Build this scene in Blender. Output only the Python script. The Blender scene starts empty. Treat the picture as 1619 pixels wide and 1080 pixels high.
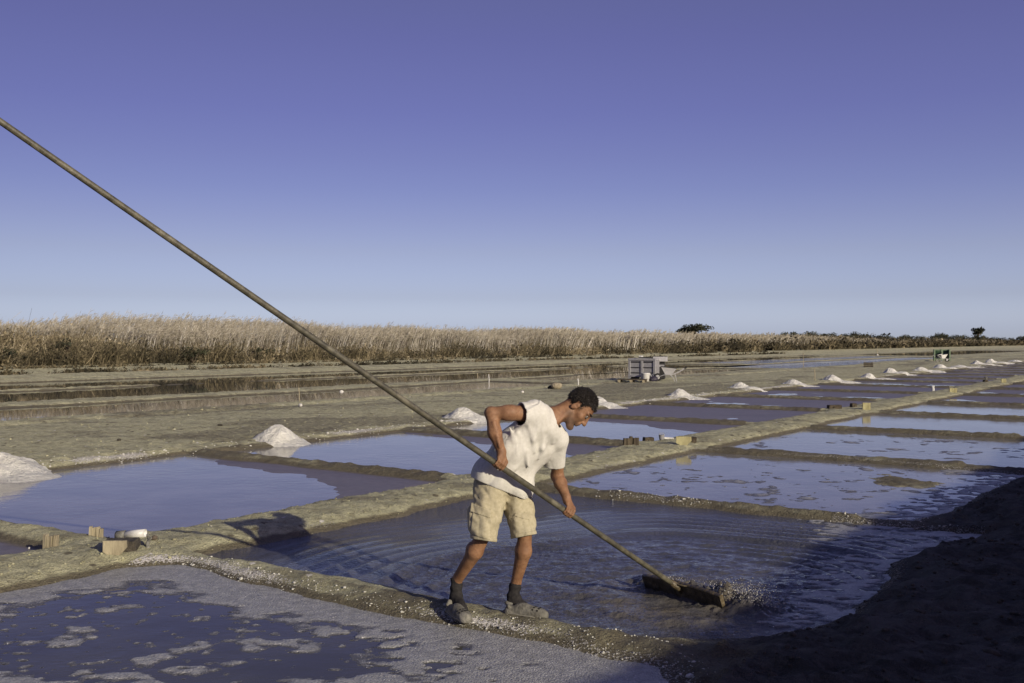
import bpy, math, random
import numpy as np
from mathutils import Vector
random.seed(7)
RNG = np.random.default_rng(11)
SC = bpy.context.scene
COL = SC.collection
R = math.radians

# ------------------------------------------------------------------ camera, sky, sun, exposure
CAM_Z = 1.8
FPX = 1574.0                       # focal length in photograph pixels (35 mm lens)
cd = bpy.data.cameras.new('camera')
cd.lens = 35.0; cd.sensor_width = 36.0
cd.clip_start = 0.05; cd.clip_end = 12000
cam = bpy.data.objects.new('camera', cd); COL.objects.link(cam)
cam.location = (0, 0, CAM_Z); cam.rotation_euler = (R(90), 0, 0)
SC.camera = cam

SUN_EL = R(17.5)
TO_SUN = Vector((0.63 * math.cos(SUN_EL), -0.777 * math.cos(SUN_EL), math.sin(SUN_EL))).normalized()
world = bpy.data.worlds.new('World'); SC.world = world; world.use_nodes = True
nt = world.node_tree; nt.nodes.clear()
sky = nt.nodes.new('ShaderNodeTexSky'); sky.sky_type = 'NISHITA'; sky.sun_disc = False
sky.sun_elevation = SUN_EL; sky.sun_rotation = math.atan2(TO_SUN.x, TO_SUN.y)
sky.air_density = 1.0; sky.dust_density = 1.0; sky.ozone_density = 1.6; sky.altitude = 0
tc = nt.nodes.new('ShaderNodeTexCoord'); sp = nt.nodes.new('ShaderNodeSeparateXYZ')
nt.links.new(tc.outputs['Generated'], sp.inputs[0])
rampn = nt.nodes.new('ShaderNodeValToRGB')
SKY_TINT = [(0.0, (1.33, 1.52, 2.6)), (0.0127, (1.046, 1.213, 2.247)), (0.0444, (0.776, 0.795, 1.359)), (0.0886, (0.746, 0.661, 1.007)), (0.1198, (0.697, 0.582, 0.915)), (0.1507, (0.648, 0.524, 0.864)), (0.1812, (0.633, 0.487, 0.822)), (0.223, (0.622, 0.453, 0.8)), (0.2578, (0.64, 0.452, 0.782)), (0.2917, (0.648, 0.444, 0.765)), (0.3234, (0.667, 0.456, 0.744)), (0.6, (0.61, 0.49, 0.74)), (1.0, (0.6, 0.52, 0.73))]
el = rampn.color_ramp.elements
el[0].position = SKY_TINT[0][0]; el[0].color = SKY_TINT[0][1] + (1,)
el[1].position = SKY_TINT[-1][0]; el[1].color = SKY_TINT[-1][1] + (1,)
for p, c in SKY_TINT[1:-1]:
    e = el.new(p); e.color = c + (1,)
nt.links.new(sp.outputs['Z'], rampn.inputs['Fac'])
mx = nt.nodes.new('ShaderNodeMixRGB'); mx.blend_type = 'MULTIPLY'; mx.inputs['Fac'].default_value = 1
nt.links.new(sky.outputs['Color'], mx.inputs['Color1']); nt.links.new(rampn.outputs['Color'], mx.inputs['Color2'])
az = nt.nodes.new('ShaderNodeMapRange'); az.inputs[1].default_value = -.5; az.inputs[2].default_value = .5; az.inputs[3].default_value = .80; az.inputs[4].default_value = 1.19
nt.links.new(sp.outputs['X'], az.inputs[0])               # evens the left to right fall-off of the clear sky
mx2 = nt.nodes.new('ShaderNodeMixRGB'); mx2.blend_type = 'MULTIPLY'; mx2.inputs['Fac'].default_value = 1
nt.links.new(mx.outputs['Color'], mx2.inputs['Color1']); nt.links.new(az.outputs[0], mx2.inputs['Color2']); mx = mx2
bg = nt.nodes.new('ShaderNodeBackground'); bg.inputs['Strength'].default_value = 0.11
nt.links.new(mx.outputs['Color'], bg.inputs['Color'])
wo = nt.nodes.new('ShaderNodeOutputWorld'); nt.links.new(bg.outputs[0], wo.inputs['Surface'])

sd = bpy.data.lights.new('sun', 'SUN'); sd.energy = 4.9; sd.angle = R(0.55); sd.color = (1.0, 0.89, 0.68)
sun = bpy.data.objects.new('sun', sd); COL.objects.link(sun); sun.location = (30, -40, 40)
sun.rotation_euler = (-TO_SUN).to_track_quat('-Z', 'Y').to_euler()
SC.view_settings.view_transform = 'Standard'; SC.view_settings.look = 'None'
SC.view_settings.exposure = 0.0; SC.view_settings.gamma = 1.0
SC.view_settings.use_curve_mapping = False

# ------------------------------------------------------------------ helpers
E1 = np.array([math.sin(R(35.05)), math.cos(R(35.05))])      # along the long dyke
E2 = np.array([math.cos(R(35.05)), -math.sin(R(35.05))])     # to its right
def uv2xy(u, v):
    return E1[0] * u + E2[0] * v, E1[1] * u + E2[1] * v
def at(px, py, z):
    """point of the plane z seen at a photograph pixel"""
    Y = (CAM_Z - z) * FPX / (py - 540.0)
    return ((px - 809.5) / FPX * Y, Y)
def P(px, py, Y):
    return np.array([(px - 809.5) / FPX * Y, Y, CAM_Z - (py - 540.0) / FPX * Y])
def sstep(a, b, x):
    t = np.clip((x - a) / (b - a), 0, 1); return t * t * (3 - 2 * t)
def _hash(ix, iy, iz, seed):
    h = (ix.astype(np.int64) * 374761393 + iy.astype(np.int64) * 668265263 + iz.astype(np.int64) * 2147483647 + seed * 1274126177) & 0xFFFFFFFF
    h = ((h ^ (h >> 13)) * 1274126177) & 0xFFFFFFFF
    h = h ^ (h >> 16)
    return (h & 0xFFFFFF).astype(np.float32) / 0xFFFFFF
def noise2(x, y, seed=0):
    x = np.asarray(x, float); y = np.asarray(y, float)
    ix = np.floor(x); iy = np.floor(y); fx = x - ix; fy = y - iy
    fx = fx * fx * (3 - 2 * fx); fy = fy * fy * (3 - 2 * fy)
    z = np.zeros_like(ix)
    a = _hash(ix, iy, z, seed); b = _hash(ix + 1, iy, z, seed); c = _hash(ix, iy + 1, z, seed); d = _hash(ix + 1, iy + 1, z, seed)
    return (a + (b - a) * fx) * (1 - fy) + (c + (d - c) * fx) * fy - 0.5
def fbm(x, y, oct=3, seed=0, g=0.5):
    s = 0; a = 1.0
    for i in range(oct):
        s = s + a * noise2(x * 2 ** i + 17.3 * i, y * 2 ** i + 5.1 * i, seed + i); a *= g
    return s
def noise3(x, y, z, seed=0):
    ix = np.floor(x); iy = np.floor(y); iz = np.floor(z); fx = x - ix; fy = y - iy; fz = z - iz
    fx = fx * fx * (3 - 2 * fx); fy = fy * fy * (3 - 2 * fy); fz = fz * fz * (3 - 2 * fz)
    r = 0
    for dx in (0, 1):
        for dy in (0, 1):
            for dz in (0, 1):
                r = r + _hash(ix + dx, iy + dy, iz + dz, seed) * (fx if dx else 1 - fx) * (fy if dy else 1 - fy) * (fz if dz else 1 - fz)
    return r - 0.5

def new_mesh(name, V, F, smooth=False, attrs=None):
    me = bpy.data.meshes.new(name)
    V = np.asarray(V, np.float32).reshape(-1, 3)
    if isinstance(F, np.ndarray):
        n, k = F.shape
        me.vertices.add(len(V)); me.vertices.foreach_set('co', V.ravel())
        me.loops.add(n * k); me.loops.foreach_set('vertex_index', F.ravel().astype(np.int32))
        me.polygons.add(n)
        me.polygons.foreach_set('loop_start', np.arange(0, n * k, k, dtype=np.int32))
        me.polygons.foreach_set('loop_total', np.full(n, k, np.int32))
        me.update(calc_edges=True); me.validate()
    else:
        me.from_pydata([tuple(map(float, v)) for v in V], [], F); me.update()
    if attrs:
        for k_, a in attrs.items():
            at_ = me.attributes.new(k_, 'FLOAT', 'POINT'); at_.data.foreach_set('value', np.asarray(a, np.float32))
    if smooth:
        me.polygons.foreach_set('use_smooth', np.ones(len(me.polygons), bool))
    return me
def link(name, me, mat=None, parent=None, world=False):
    if mat is not None:
        me.materials.append(mat)
    o = bpy.data.objects.new(name, me); COL.objects.link(o)
    if parent is not None:
        o.parent = parent
        if world:
            o.location = -Vector(parent.location)
    return o
def tag(o, label=None, cat=None, group=None, kind=None):
    if label: o['label'] = label
    if cat: o['category'] = cat
    if group: o['group'] = group
    if kind: o['kind'] = kind
    return o
def thing(name, label, cat, loc=(0, 0, 0), rz=0.0, group=None):
    o = bpy.data.objects.new(name, None); COL.objects.link(o)
    o.location = loc; o.rotation_euler = (0, 0, rz); o.empty_display_size = 0.2
    return tag(o, label, cat, group)
def copy_tree(o, parent=None):
    c = o.copy(); COL.objects.link(c)
    if parent: c.parent = parent
    for ch in list(o.children): copy_tree(ch, c)
    return c

class MB:
    """collects simple shapes into one mesh"""
    def __init__(s): s.V = []; s.F = []
    def add(s, V, F):
        n = len(s.V); s.V += [tuple(map(float, v)) for v in V]; s.F += [tuple(i + n for i in f) for f in F]; return s
    def box(s, c, d, rz=0.0, taper=1.0, tilt=0.0, bev=0.0, jit=0.0):
        """box with chamfered vertical and horizontal edges"""
        hx, hy, hz = d[0] / 2, d[1] / 2, d[2] / 2
        b = bev if bev else min(d) * 0.12
        rings = []
        for z, ins, tp in ((-hz, b, 1), (-hz + b, 0, 1), (hz - b, 0, taper), (hz, b, taper)):
            x = hx * tp - ins; y = hy * tp - ins; q = b * 0.7
            rings.append([(x, -y + q, z), (x, y - q, z), (x - q, y, z), (-x + q, y, z), (-x, y - q, z), (-x, -y + q, z), (-x + q, -y, z), (x - q, -y, z)])
        V = [p for r_ in rings for p in r_]
        F = []
        for i in range(3):
            for j in range(8):
                F.append((i * 8 + j, i * 8 + (j + 1) % 8, (i + 1) * 8 + (j + 1) % 8, (i + 1) * 8 + j))
        F.append(tuple(range(7, -1, -1))); F.append(tuple(range(24, 32)))
        ca, sa = math.cos(rz), math.sin(rz); ct, st = math.cos(tilt), math.sin(tilt)
        W = []
        for x, y, z in V:
            if jit: x += random.uniform(-jit, jit); y += random.uniform(-jit, jit); z += random.uniform(-jit, jit)
            x, z = x * ct + z * st, -x * st + z * ct
            W.append((c[0] + x * ca - y * sa, c[1] + x * sa + y * ca, c[2] + z))
        return s.add(W, F)
    def tube(s, a, b, r1, r2=None, n=10, rounded=True):
        r2 = r1 if r2 is None else r2
        a = Vector(a); b = Vector(b); d = (b - a).normalized()
        x = d.orthogonal().normalized(); y = d.cross(x)
        V = []; st = [(a, r1 * .75), (a + d * r1 * .25, r1), (b - d * r2 * .25, r2), (b, r2 * .75)] if rounded else [(a, r1), (b, r2)]
        for p, r_ in st:
            for i in range(n):
                t = 2 * math.pi * i / n; V.append(p + x * (r_ * math.cos(t)) + y * (r_ * math.sin(t)))
        F = []; m = len(st)
        for k in range(m - 1):
            for i in range(n): F.append((k * n + i, k * n + (i + 1) % n, (k + 1) * n + (i + 1) % n, (k + 1) * n + i))
        F.append(tuple(range(n - 1, -1, -1))); F.append(tuple(range((m - 1) * n, m * n)))
        return s.add(V, F)
    def path(s, pts, rads, n=8):
        pts = [Vector(p) for p in pts]; V = []; F = []
        x = None
        for i, p in enumerate(pts):
            d = (pts[min(i + 1, len(pts) - 1)] - pts[max(i - 1, 0)]).normalized()
            if x is None: x = d.orthogonal().normalized()
            x = (x - d * x.dot(d)).normalized(); y = d.cross(x)
            r_ = rads[i] if hasattr(rads, '__len__') else rads
            for k in range(n):
                t = 2 * math.pi * k / n; V.append(p + x * (r_ * math.cos(t)) + y * (r_ * math.sin(t)))
        for i in range(len(pts) - 1):
            for k in range(n): F.append((i * n + k, i * n + (k + 1) % n, (i + 1) * n + (k + 1) % n, (i + 1) * n + k))
        F.append(tuple(range(n - 1, -1, -1))); F.append(tuple(range((len(pts) - 1) * n, len(pts) * n)))
        return s.add(V, F)
    def lathe(s, prof, n=20, c=(0, 0, 0), closed=True):
        V = []; F = []
        for r_, z in prof:
            for k in range(n):
                t = 2 * math.pi * k / n; V.append((c[0] + r_ * math.cos(t), c[1] + r_ * math.sin(t), c[2] + z))
        m = len(prof)
        for i in range(m - 1):
            for k in range(n): F.append((i * n + k, i * n + (k + 1) % n, (i + 1) * n + (k + 1) % n, (i + 1) * n + k))
        if closed:
            F.append(tuple(range(n - 1, -1, -1))); F.append(tuple(range((m - 1) * n, m * n)))
        return s.add(V, F)
    def prism(s, poly, y0, y1):
        """polygon in x,z extruded along y"""
        n = len(poly); V = [(x, y0, z) for x, z in poly] + [(x, y1, z) for x, z in poly]
        F = [tuple(range(n)), tuple(range(2 * n - 1, n - 1, -1))]
        for i in range(n): F.append((i, i + n, (i + 1) % n + n, (i + 1) % n))
        return s.add(V, F)
    def rock(s, c, d, rz=0, rough=0.18):
        """irregular stone, 42 vertices"""
        V, F = ICO2
        W = []
        ca, sa = math.cos(rz), math.sin(rz); sh = random.random() * 100
        for v in V:
            k = 1 + rough * 2 * float(noise3(np.array([v[0] * 1.6 + sh]), np.array([v[1] * 1.6 + 3]), np.array([v[2] * 1.6]), 5)[0])
            x, y, z = v[0] * d[0] / 2 * k, v[1] * d[1] / 2 * k, v[2] * d[2] / 2 * k
            W.append((c[0] + x * ca - y * sa, c[1] + x * sa + y * ca, c[2] + z))
        return s.add(W, F)
    def build(s, name, mat, parent=None, smooth=False, world=False):
        return link(name, new_mesh(name, s.V, s.F, smooth), mat, parent, world)
def _ico(sub):
    import bmesh
    bm = bmesh.new(); bmesh.ops.create_icosphere(bm, subdivisions=sub, radius=1)
    V = [tuple(v.co) for v in bm.verts]; F = [tuple(v.index for v in f.verts) for f in bm.faces]; bm.free(); return V, F
ICO1 = _ico(1); ICO2 = _ico(2); ICO3 = _ico(3)

# ------------------------------------------------------------------ materials
class NT:
    def __init__(s, name):
        s.m = bpy.data.materials.new(name); s.m.use_nodes = True; s.t = s.m.node_tree
        s.b = s.t.nodes['Principled BSDF']; s.pos = None
    def n(s, ty, **kw):
        o = s.t.nodes.new(ty)
        for k, v in kw.items(): setattr(o, k, v)
        return o
    def l(s, a, b): s.t.links.new(a, b)
    def P(s):
        if s.pos is None: s.pos = s.n('ShaderNodeTexCoord').outputs['Object']
        return s.pos
    def noise(s, scale, det=3, rough=.55, stretch=None, rot=0):
        o = s.n('ShaderNodeTexNoise'); o.inputs['Scale'].default_value = scale; o.inputs['Detail'].default_value = det; o.inputs['Roughness'].default_value = rough
        src = s.P()
        if stretch:
            mp = s.n('ShaderNodeMapping'); mp.inputs['Scale'].default_value = stretch; mp.inputs['Rotation'].default_value = (0, 0, rot); s.l(src, mp.inputs[0]); src = mp.outputs[0]
        s.l(src, o.inputs['Vector']); return o.outputs['Fac']
    def attr(s, name):
        a = s.n('ShaderNodeAttribute'); a.attribute_name = name; return a.outputs['Fac']
    def val(s, x):
        return x
    def math(s, op, a, b=None, c=None, clamp=False):
        o = s.n('ShaderNodeMath', operation=op); o.use_clamp = clamp
        for i, x in enumerate((a, b, c)):
            if x is None: continue
            if isinstance(x, (int, float)): o.inputs[i].default_value = x
            else: s.l(x, o.inputs[i])
        return o.outputs[0]
    def ss(s, x, a, b):
        o = s.n('ShaderNodeMapRange', interpolation_type='SMOOTHSTEP'); o.inputs[1].default_value = a; o.inputs[2].default_value = b
        s.l(x, o.inputs[0]); return o.outputs[0]
    def mix(s, f, a, b):
        o = s.n('ShaderNodeMix', data_type='RGBA')
        for i, x in ((0, f), (6, a), (7, b)):
            if isinstance(x, tuple): o.inputs[i].default_value = x + (1,) if len(x) == 3 else x
            elif isinstance(x, (int, float)): o.inputs[i].default_value = x
            else: s.l(x, o.inputs[i])
        return o.outputs[2]
    def mixf(s, f, a, b):
        o = s.n('ShaderNodeMix', data_type='FLOAT')
        for i, x in ((0, f), (2, a), (3, b)):
            if isinstance(x, (int, float)): o.inputs[i].default_value = x
            else: s.l(x, o.inputs[i])
        return o.outputs[0]
    def bump(s, h, dist, strength=1.0, normal=None):
        o = s.n('ShaderNodeBump'); o.inputs['Distance'].default_value = dist
        if isinstance(strength, (int, float)): o.inputs['Strength'].default_value = strength
        else: s.l(strength, o.inputs['Strength'])
        s.l(h, o.inputs['Height'])
        if normal is not None: s.l(normal, o.inputs['Normal'])
        s.l(o.outputs[0], s.b.inputs['Normal']); return o.outputs[0]
    def set(s, **kw):
        for k, v in kw.items():
            i = s.b.inputs[k.replace('_', ' ')]
            if isinstance(v, tuple): i.default_value = v + (1,) if (len(v) == 3 and i.type == 'RGBA') else v
            elif isinstance(v, (int, float)): i.default_value = v
            else: s.l(v, i)
        return s
def simple(name, col, col2=None, scale=20, rough=.6, bump=0.0, stretch=None, spec=.4, dirt=None):
    k = NT(name); n = k.noise(scale, 4, .6, stretch)
    c = k.mix(k.ss(n, .35, .65), col, col2 or tuple(x * .75 for x in col))
    if dirt:
        c = k.mix(k.ss(k.noise(scale * .3, 4, .65), .5, .66), c, dirt)
    k.set(Base_Color=c, Roughness=rough, Specular_IOR_Level=spec)
    if bump: k.bump(n, bump)
    return k.m

def mud_material():
    k = NT('mud'); wet = k.attr('wet'); salt = k.attr('salt'); bed = k.attr('bed'); soil = k.attr('soil')
    n1 = k.noise(.9, 4); n2 = k.noise(9, 4, .6); n3 = k.noise(55, 3, .65); n4 = k.noise(170, 2, .6)
    streak = k.noise(1.0, 3, .6, (.35, 1.6, 1), R(-55))
    dry = k.mix(k.ss(n2, .33, .68), (.40, .388, .245), (.55, .535, .345))
    mid = k.noise(3.1, 6, .78); dry = k.mix(k.math('MULTIPLY', k.ss(mid, .47, .64), .6), dry, (.205, .19, .125)); dry = k.mix(k.math('MULTIPLY', k.ss(mid, .40, .28), .5), dry, (.62, .60, .46))
    dry = k.mix(k.math('MULTIPLY', k.ss(streak, .52, .66), .62), dry, (.175, .16, .115))
    dry = k.mix(k.math('MULTIPLY', k.ss(n3, .54, .66), .7), dry, (.13, .115, .07))
    dry = k.mix(k.math('MULTIPLY', k.ss(n4, .66, .72), .5), dry, (.66, .64, .58))
    vo = k.n('ShaderNodeTexVoronoi'); vo.inputs['Scale'].default_value = 5.5; k.l(k.P(), vo.inputs['Vector']); vs = k.n('ShaderNodeSeparateColor'); k.l(vo.outputs['Color'], vs.inputs[0])
    dot = k.math('MULTIPLY', k.ss(vo.outputs['Distance'], .16, .10), k.ss(vs.outputs[0], .72, .74)); dry = k.mix(dot, dry, (.68, .66, .61))
    dot = k.math('MULTIPLY', k.ss(vo.outputs['Distance'], .26, .16), k.ss(vs.outputs[0], .34, .32)); dry = k.mix(k.math('MULTIPLY', dot, .8), dry, (.10, .085, .055))
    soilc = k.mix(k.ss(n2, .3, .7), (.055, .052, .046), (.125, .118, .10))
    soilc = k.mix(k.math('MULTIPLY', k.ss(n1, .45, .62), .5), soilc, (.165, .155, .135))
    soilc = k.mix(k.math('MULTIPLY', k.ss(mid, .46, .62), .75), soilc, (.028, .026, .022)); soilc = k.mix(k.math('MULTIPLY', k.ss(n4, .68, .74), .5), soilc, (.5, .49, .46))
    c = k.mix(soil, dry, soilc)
    wetc = k.mix(k.ss(n3, .35, .65), (.085, .072, .045), (.14, .12, .08))
    c = k.mix(k.math('MULTIPLY', k.ss(k.math('ADD', wet, k.math('MULTIPLY', k.math('SUBTRACT', n2, .5), .9)), .3, .75), .92), c, wetc)
    bedc = k.mix(k.ss(n2, .3, .7), (.135, .118, .118), (.175, .155, .155))
    bedc = k.mix(k.math('MULTIPLY', k.ss(streak, .48, .66), .5), bedc, (.10, .088, .09))
    c = k.mix(bed, c, bedc)
    crust = k.ss(k.math('ADD', salt, k.math('MULTIPLY', k.math('SUBTRACT', n3, .5), 1.5)), .55, .78)
    c = k.mix(crust, c, k.mix(k.ss(n4, .3, .7), (.60, .575, .54), (.78, .76, .73)))
    wr = k.math('MAXIMUM', k.math('MULTIPLY', wet, .2), k.math('MULTIPLY', bed, .52))
    k.set(Base_Color=c, Roughness=k.math('SUBTRACT', .95, wr), Specular_IOR_Level=.35)
    amp = k.math('ADD', k.mixf(bed, 1.0, .12), k.math('MULTIPLY', soil, .6))
    h = k.math('ADD', k.math('MULTIPLY', n2, 1.6), k.math('ADD', k.math('MULTIPLY', n3, .9), k.math('MULTIPLY', n4, .35)))
    h = k.math('ADD', h, k.math('MULTIPLY', crust, .25))
    k.bump(h, .03, amp)
    return k.m
def water_material(name, ripple=.004, scale=6.0, base=(.165, .16, .155), turbid=False):
    k = NT(name)
    n1 = k.noise(scale, 3, .55, (1, 1, 1)); n2 = k.noise(scale * 5, 2, .5, (.5, 1.4, 1), R(-20))
    big = k.noise(.45, 2)
    c = k.mix(k.ss(k.noise(1.3, 3), .35, .65), base, tuple(x * 1.35 for x in base))
    if turbid: c = k.mix(k.attr('turb'), c, (.115, .102, .078))
    k.set(Base_Color=c, Roughness=.03, IOR=1.333, Specular_IOR_Level=.5)
    h = k.math('ADD', n1, k.math('MULTIPLY', n2, .28))
    k.bump(h, ripple, k.mixf(k.ss(big, .38, .62), .35, 1.0))
    return k.m
M = {}
M['mud'] = mud_material()
M['pond'] = water_material('still pond water', .0035, 5)
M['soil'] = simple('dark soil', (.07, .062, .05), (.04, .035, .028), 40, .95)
M['basin'] = water_material('basin water', .0004, 2.2, (.06, .06, .055))
M['near'] = water_material('near pond water', .0035, 5, (.054, .054, .046))
M['ruffled'] = water_material('ruffled water', .012, 9, (.12, .115, .125))
M['stirred'] = water_material('stirred pond water', .021, 27, (.055, .056, .066), True)
def salt_material():
    k = NT('salt'); n = k.noise(40, 4, .7); n2 = k.noise(6, 3)
    c = k.mix(k.ss(n2, .3, .7), (.67, .66, .60), (.76, .755, .70))
    k.set(Base_Color=c, Roughness=.85, Specular_IOR_Level=.3); k.bump(k.math('ADD', n, k.math('MULTIPLY', k.noise(13, 4, .6), 1.6)), .045); return k.m
M['salt'] = salt_material()
def foam_material():
    k = NT('foam'); n = k.noise(140, 3, .7); n2 = k.noise(14, 3)
    vo = k.n('ShaderNodeTexVoronoi'); vo.inputs['Scale'].default_value = 75; k.l(k.P(), vo.inputs['Vector'])
    c = k.mix(k.ss(n2, .3, .7), (.27, .272, .27), (.40, .402, .395)); th = k.attr('thick')
    c = k.mix(k.math('MULTIPLY', k.ss(vo.outputs['Distance'], .45, .75), .5), c, (.16, .16, .165))
    c = k.mix(k.ss(k.math('ADD', th, k.math('MULTIPLY', k.math('SUBTRACT', n, .5), 1.1)), .55, .1), c, (.10, .10, .105))
    v2 = k.n('ShaderNodeTexVoronoi'); v2.inputs['Scale'].default_value = 26; k.l(k.P(), v2.inputs['Vector']); c = k.mix(k.ss(v2.outputs['Distance'], .13, .06), c, (.82, .81, .79))
    c = k.mix(k.math('MULTIPLY', k.ss(n, .6, .72), .8), c, (.75, .74, .73))
    k.set(Base_Color=c, Roughness=.42, Specular_IOR_Level=.5); k.bump(k.math('ADD', vo.outputs['Distance'], n), .006); return k.m
M['foam'] = foam_material()
M['skin'] = None

# ------------------------------------------------------------------ terrain: ponds cut into mud
U0, DU = 5.02, 5.15
class Pond:
    def __init__(s, poly, bed, tilt=0.0, rnd=.25, mat='pond', nz=.10, rough=.008):
        s.p = np.array(poly, float); s.bed = bed; s.tilt = tilt; s.r = rnd; s.mat = mat; s.nz = nz; s.rough = rough
        s.lo = s.p.min(0); s.hi = s.p.max(0)
PONDS = []
rj = random.Random(3)
def quad(u0, u1, v0, v1, j=.07):
    g = lambda: rj.uniform(-j, j)
    return [(u0 + g(), v0 + g()), (u0 + g(), v1 + g()), (u1 + g(), v1 + g()), (u1 + g(), v0 + g())]
# right row, between the long dyke and the bank
foam_pond = Pond([(-1.5, -6.95), (-1.5, -1.9), (4.3, -1.95), (4.9, -2.5), (4.90, -3.6), (4.84, -4.6), (4.93, -5.6), (4.97, -6.7), (4.7, -7.02)], -.05, mat='near')
stir_pond = Pond([(5.38, -6.9), (5.42, -4.6), (5.38, -3.3), (5.45, -2.75), (5.8, -2.2), (6.6, -1.95), (7.4, -1.98), (8.3, -2.15), (9.3, -1.95), (10.0, -1.7), (9.95, -3.6), (9.88, -6.85)], -.05)
PONDS += [foam_pond, stir_pond]
PONDS.append(Pond([(10.38, -6.85), (10.3, -3.9), (10.35, -2.5), (11.3, -2.25), (12.6, -2.2), (14.95, -1.95), (15.05, -4.2), (15.0, -6.85)], -.022, rough=.006))
for k in range(2, 24):
    a = U0 + DU * k; w = .20 + .018 * k if k < 8 else .38
    dry = k >= 5
    PONDS.append(Pond(quad(a + w, a + DU - w, -6.8, -2.1), (-.02 if not dry else .006), .012 if not dry else .012, rough=.007 if not dry else .009))
# left row
PONDS.append(Pond(quad(-2, U0 - .3, -13.2, -8.1), .004, .01))
for k in range(0, 28):
    a = U0 + DU * k; w = .2 + .02 * k if k < 8 else .38
    bed, tilt = [(-.013, .034), (-.012, .038), (-.008, .038)][k] if k < 3 else (rj.uniform(.001, .009), .012)
    PONDS.append(Pond(quad(a + w, a + DU - w - .05, -13.15 if k else -13.3, -8.05), bed, tilt, rnd=.35))
NP_SMALL = len(PONDS)
# long reservoirs in front of the reeds
def strip(u0, u1, v0, v1, n, j, seed):
    r_ = random.Random(seed); us = np.linspace(u0, u1, n)
    return [(u, v0 + r_.uniform(-j, j)) for u in us] + [(u, v1 + r_.uniform(-j, j)) for u in us[::-1]]
PONDS.append(Pond(strip(-6, 36, -26.4, -21.2, 9, .3, 1), -.05, 0, .6, 'basin'))
PONDS.append(Pond(strip(37.5, 62, -27.5, -23.0, 6, .7, 2), -.01, 0.01, .6, 'basin'))
PONDS.append(Pond(strip(63, 118, -28.3, -22.8, 9, .8, 4), -.03, 0, .6, 'ruffled'))
PONDS.append(Pond(strip(-8, 72, -35.2, -28.0, 14, .35, 5), -.05, 0, .6, 'basin'))
PONDS.append(Pond(strip(74, 124, -35.2, -29.6, 9, .5, 15), -.04, 0, .6, 'ruffled'))
PONDS.append(Pond(strip(-8, 124, -42.6, -35.75, 22, .2, 6), -.05, 0, .6, 'basin'))
PONDS.append(Pond(strip(128, 220, -40, -27, 9, .8, 8), -.02, 0, .6, 'basin'))
ISLET = at(1430, 762, 0)
def poly_sdf(u, v, p):
    n = len(p); d2 = np.full(u.shape, 1e18); s = np.ones(u.shape)
    for i in range(n):
        a = p[i]; b = p[i - 1]; e = b - a
        wx = u - a[0]; wy = v - a[1]
        t = np.clip((wx * e[0] + wy * e[1]) / (e @ e), 0, 1)
        d2 = np.minimum(d2, (wx - e[0] * t) ** 2 + (wy - e[1] * t) ** 2)
        c1 = v >= a[1]; c2 = v < b[1]; c3 = e[0] * wy > e[1] * wx
        s = np.where((c1 & c2 & c3) | (~c1 & ~c2 & ~c3), -s, s)
    return s * np.sqrt(d2)
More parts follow.
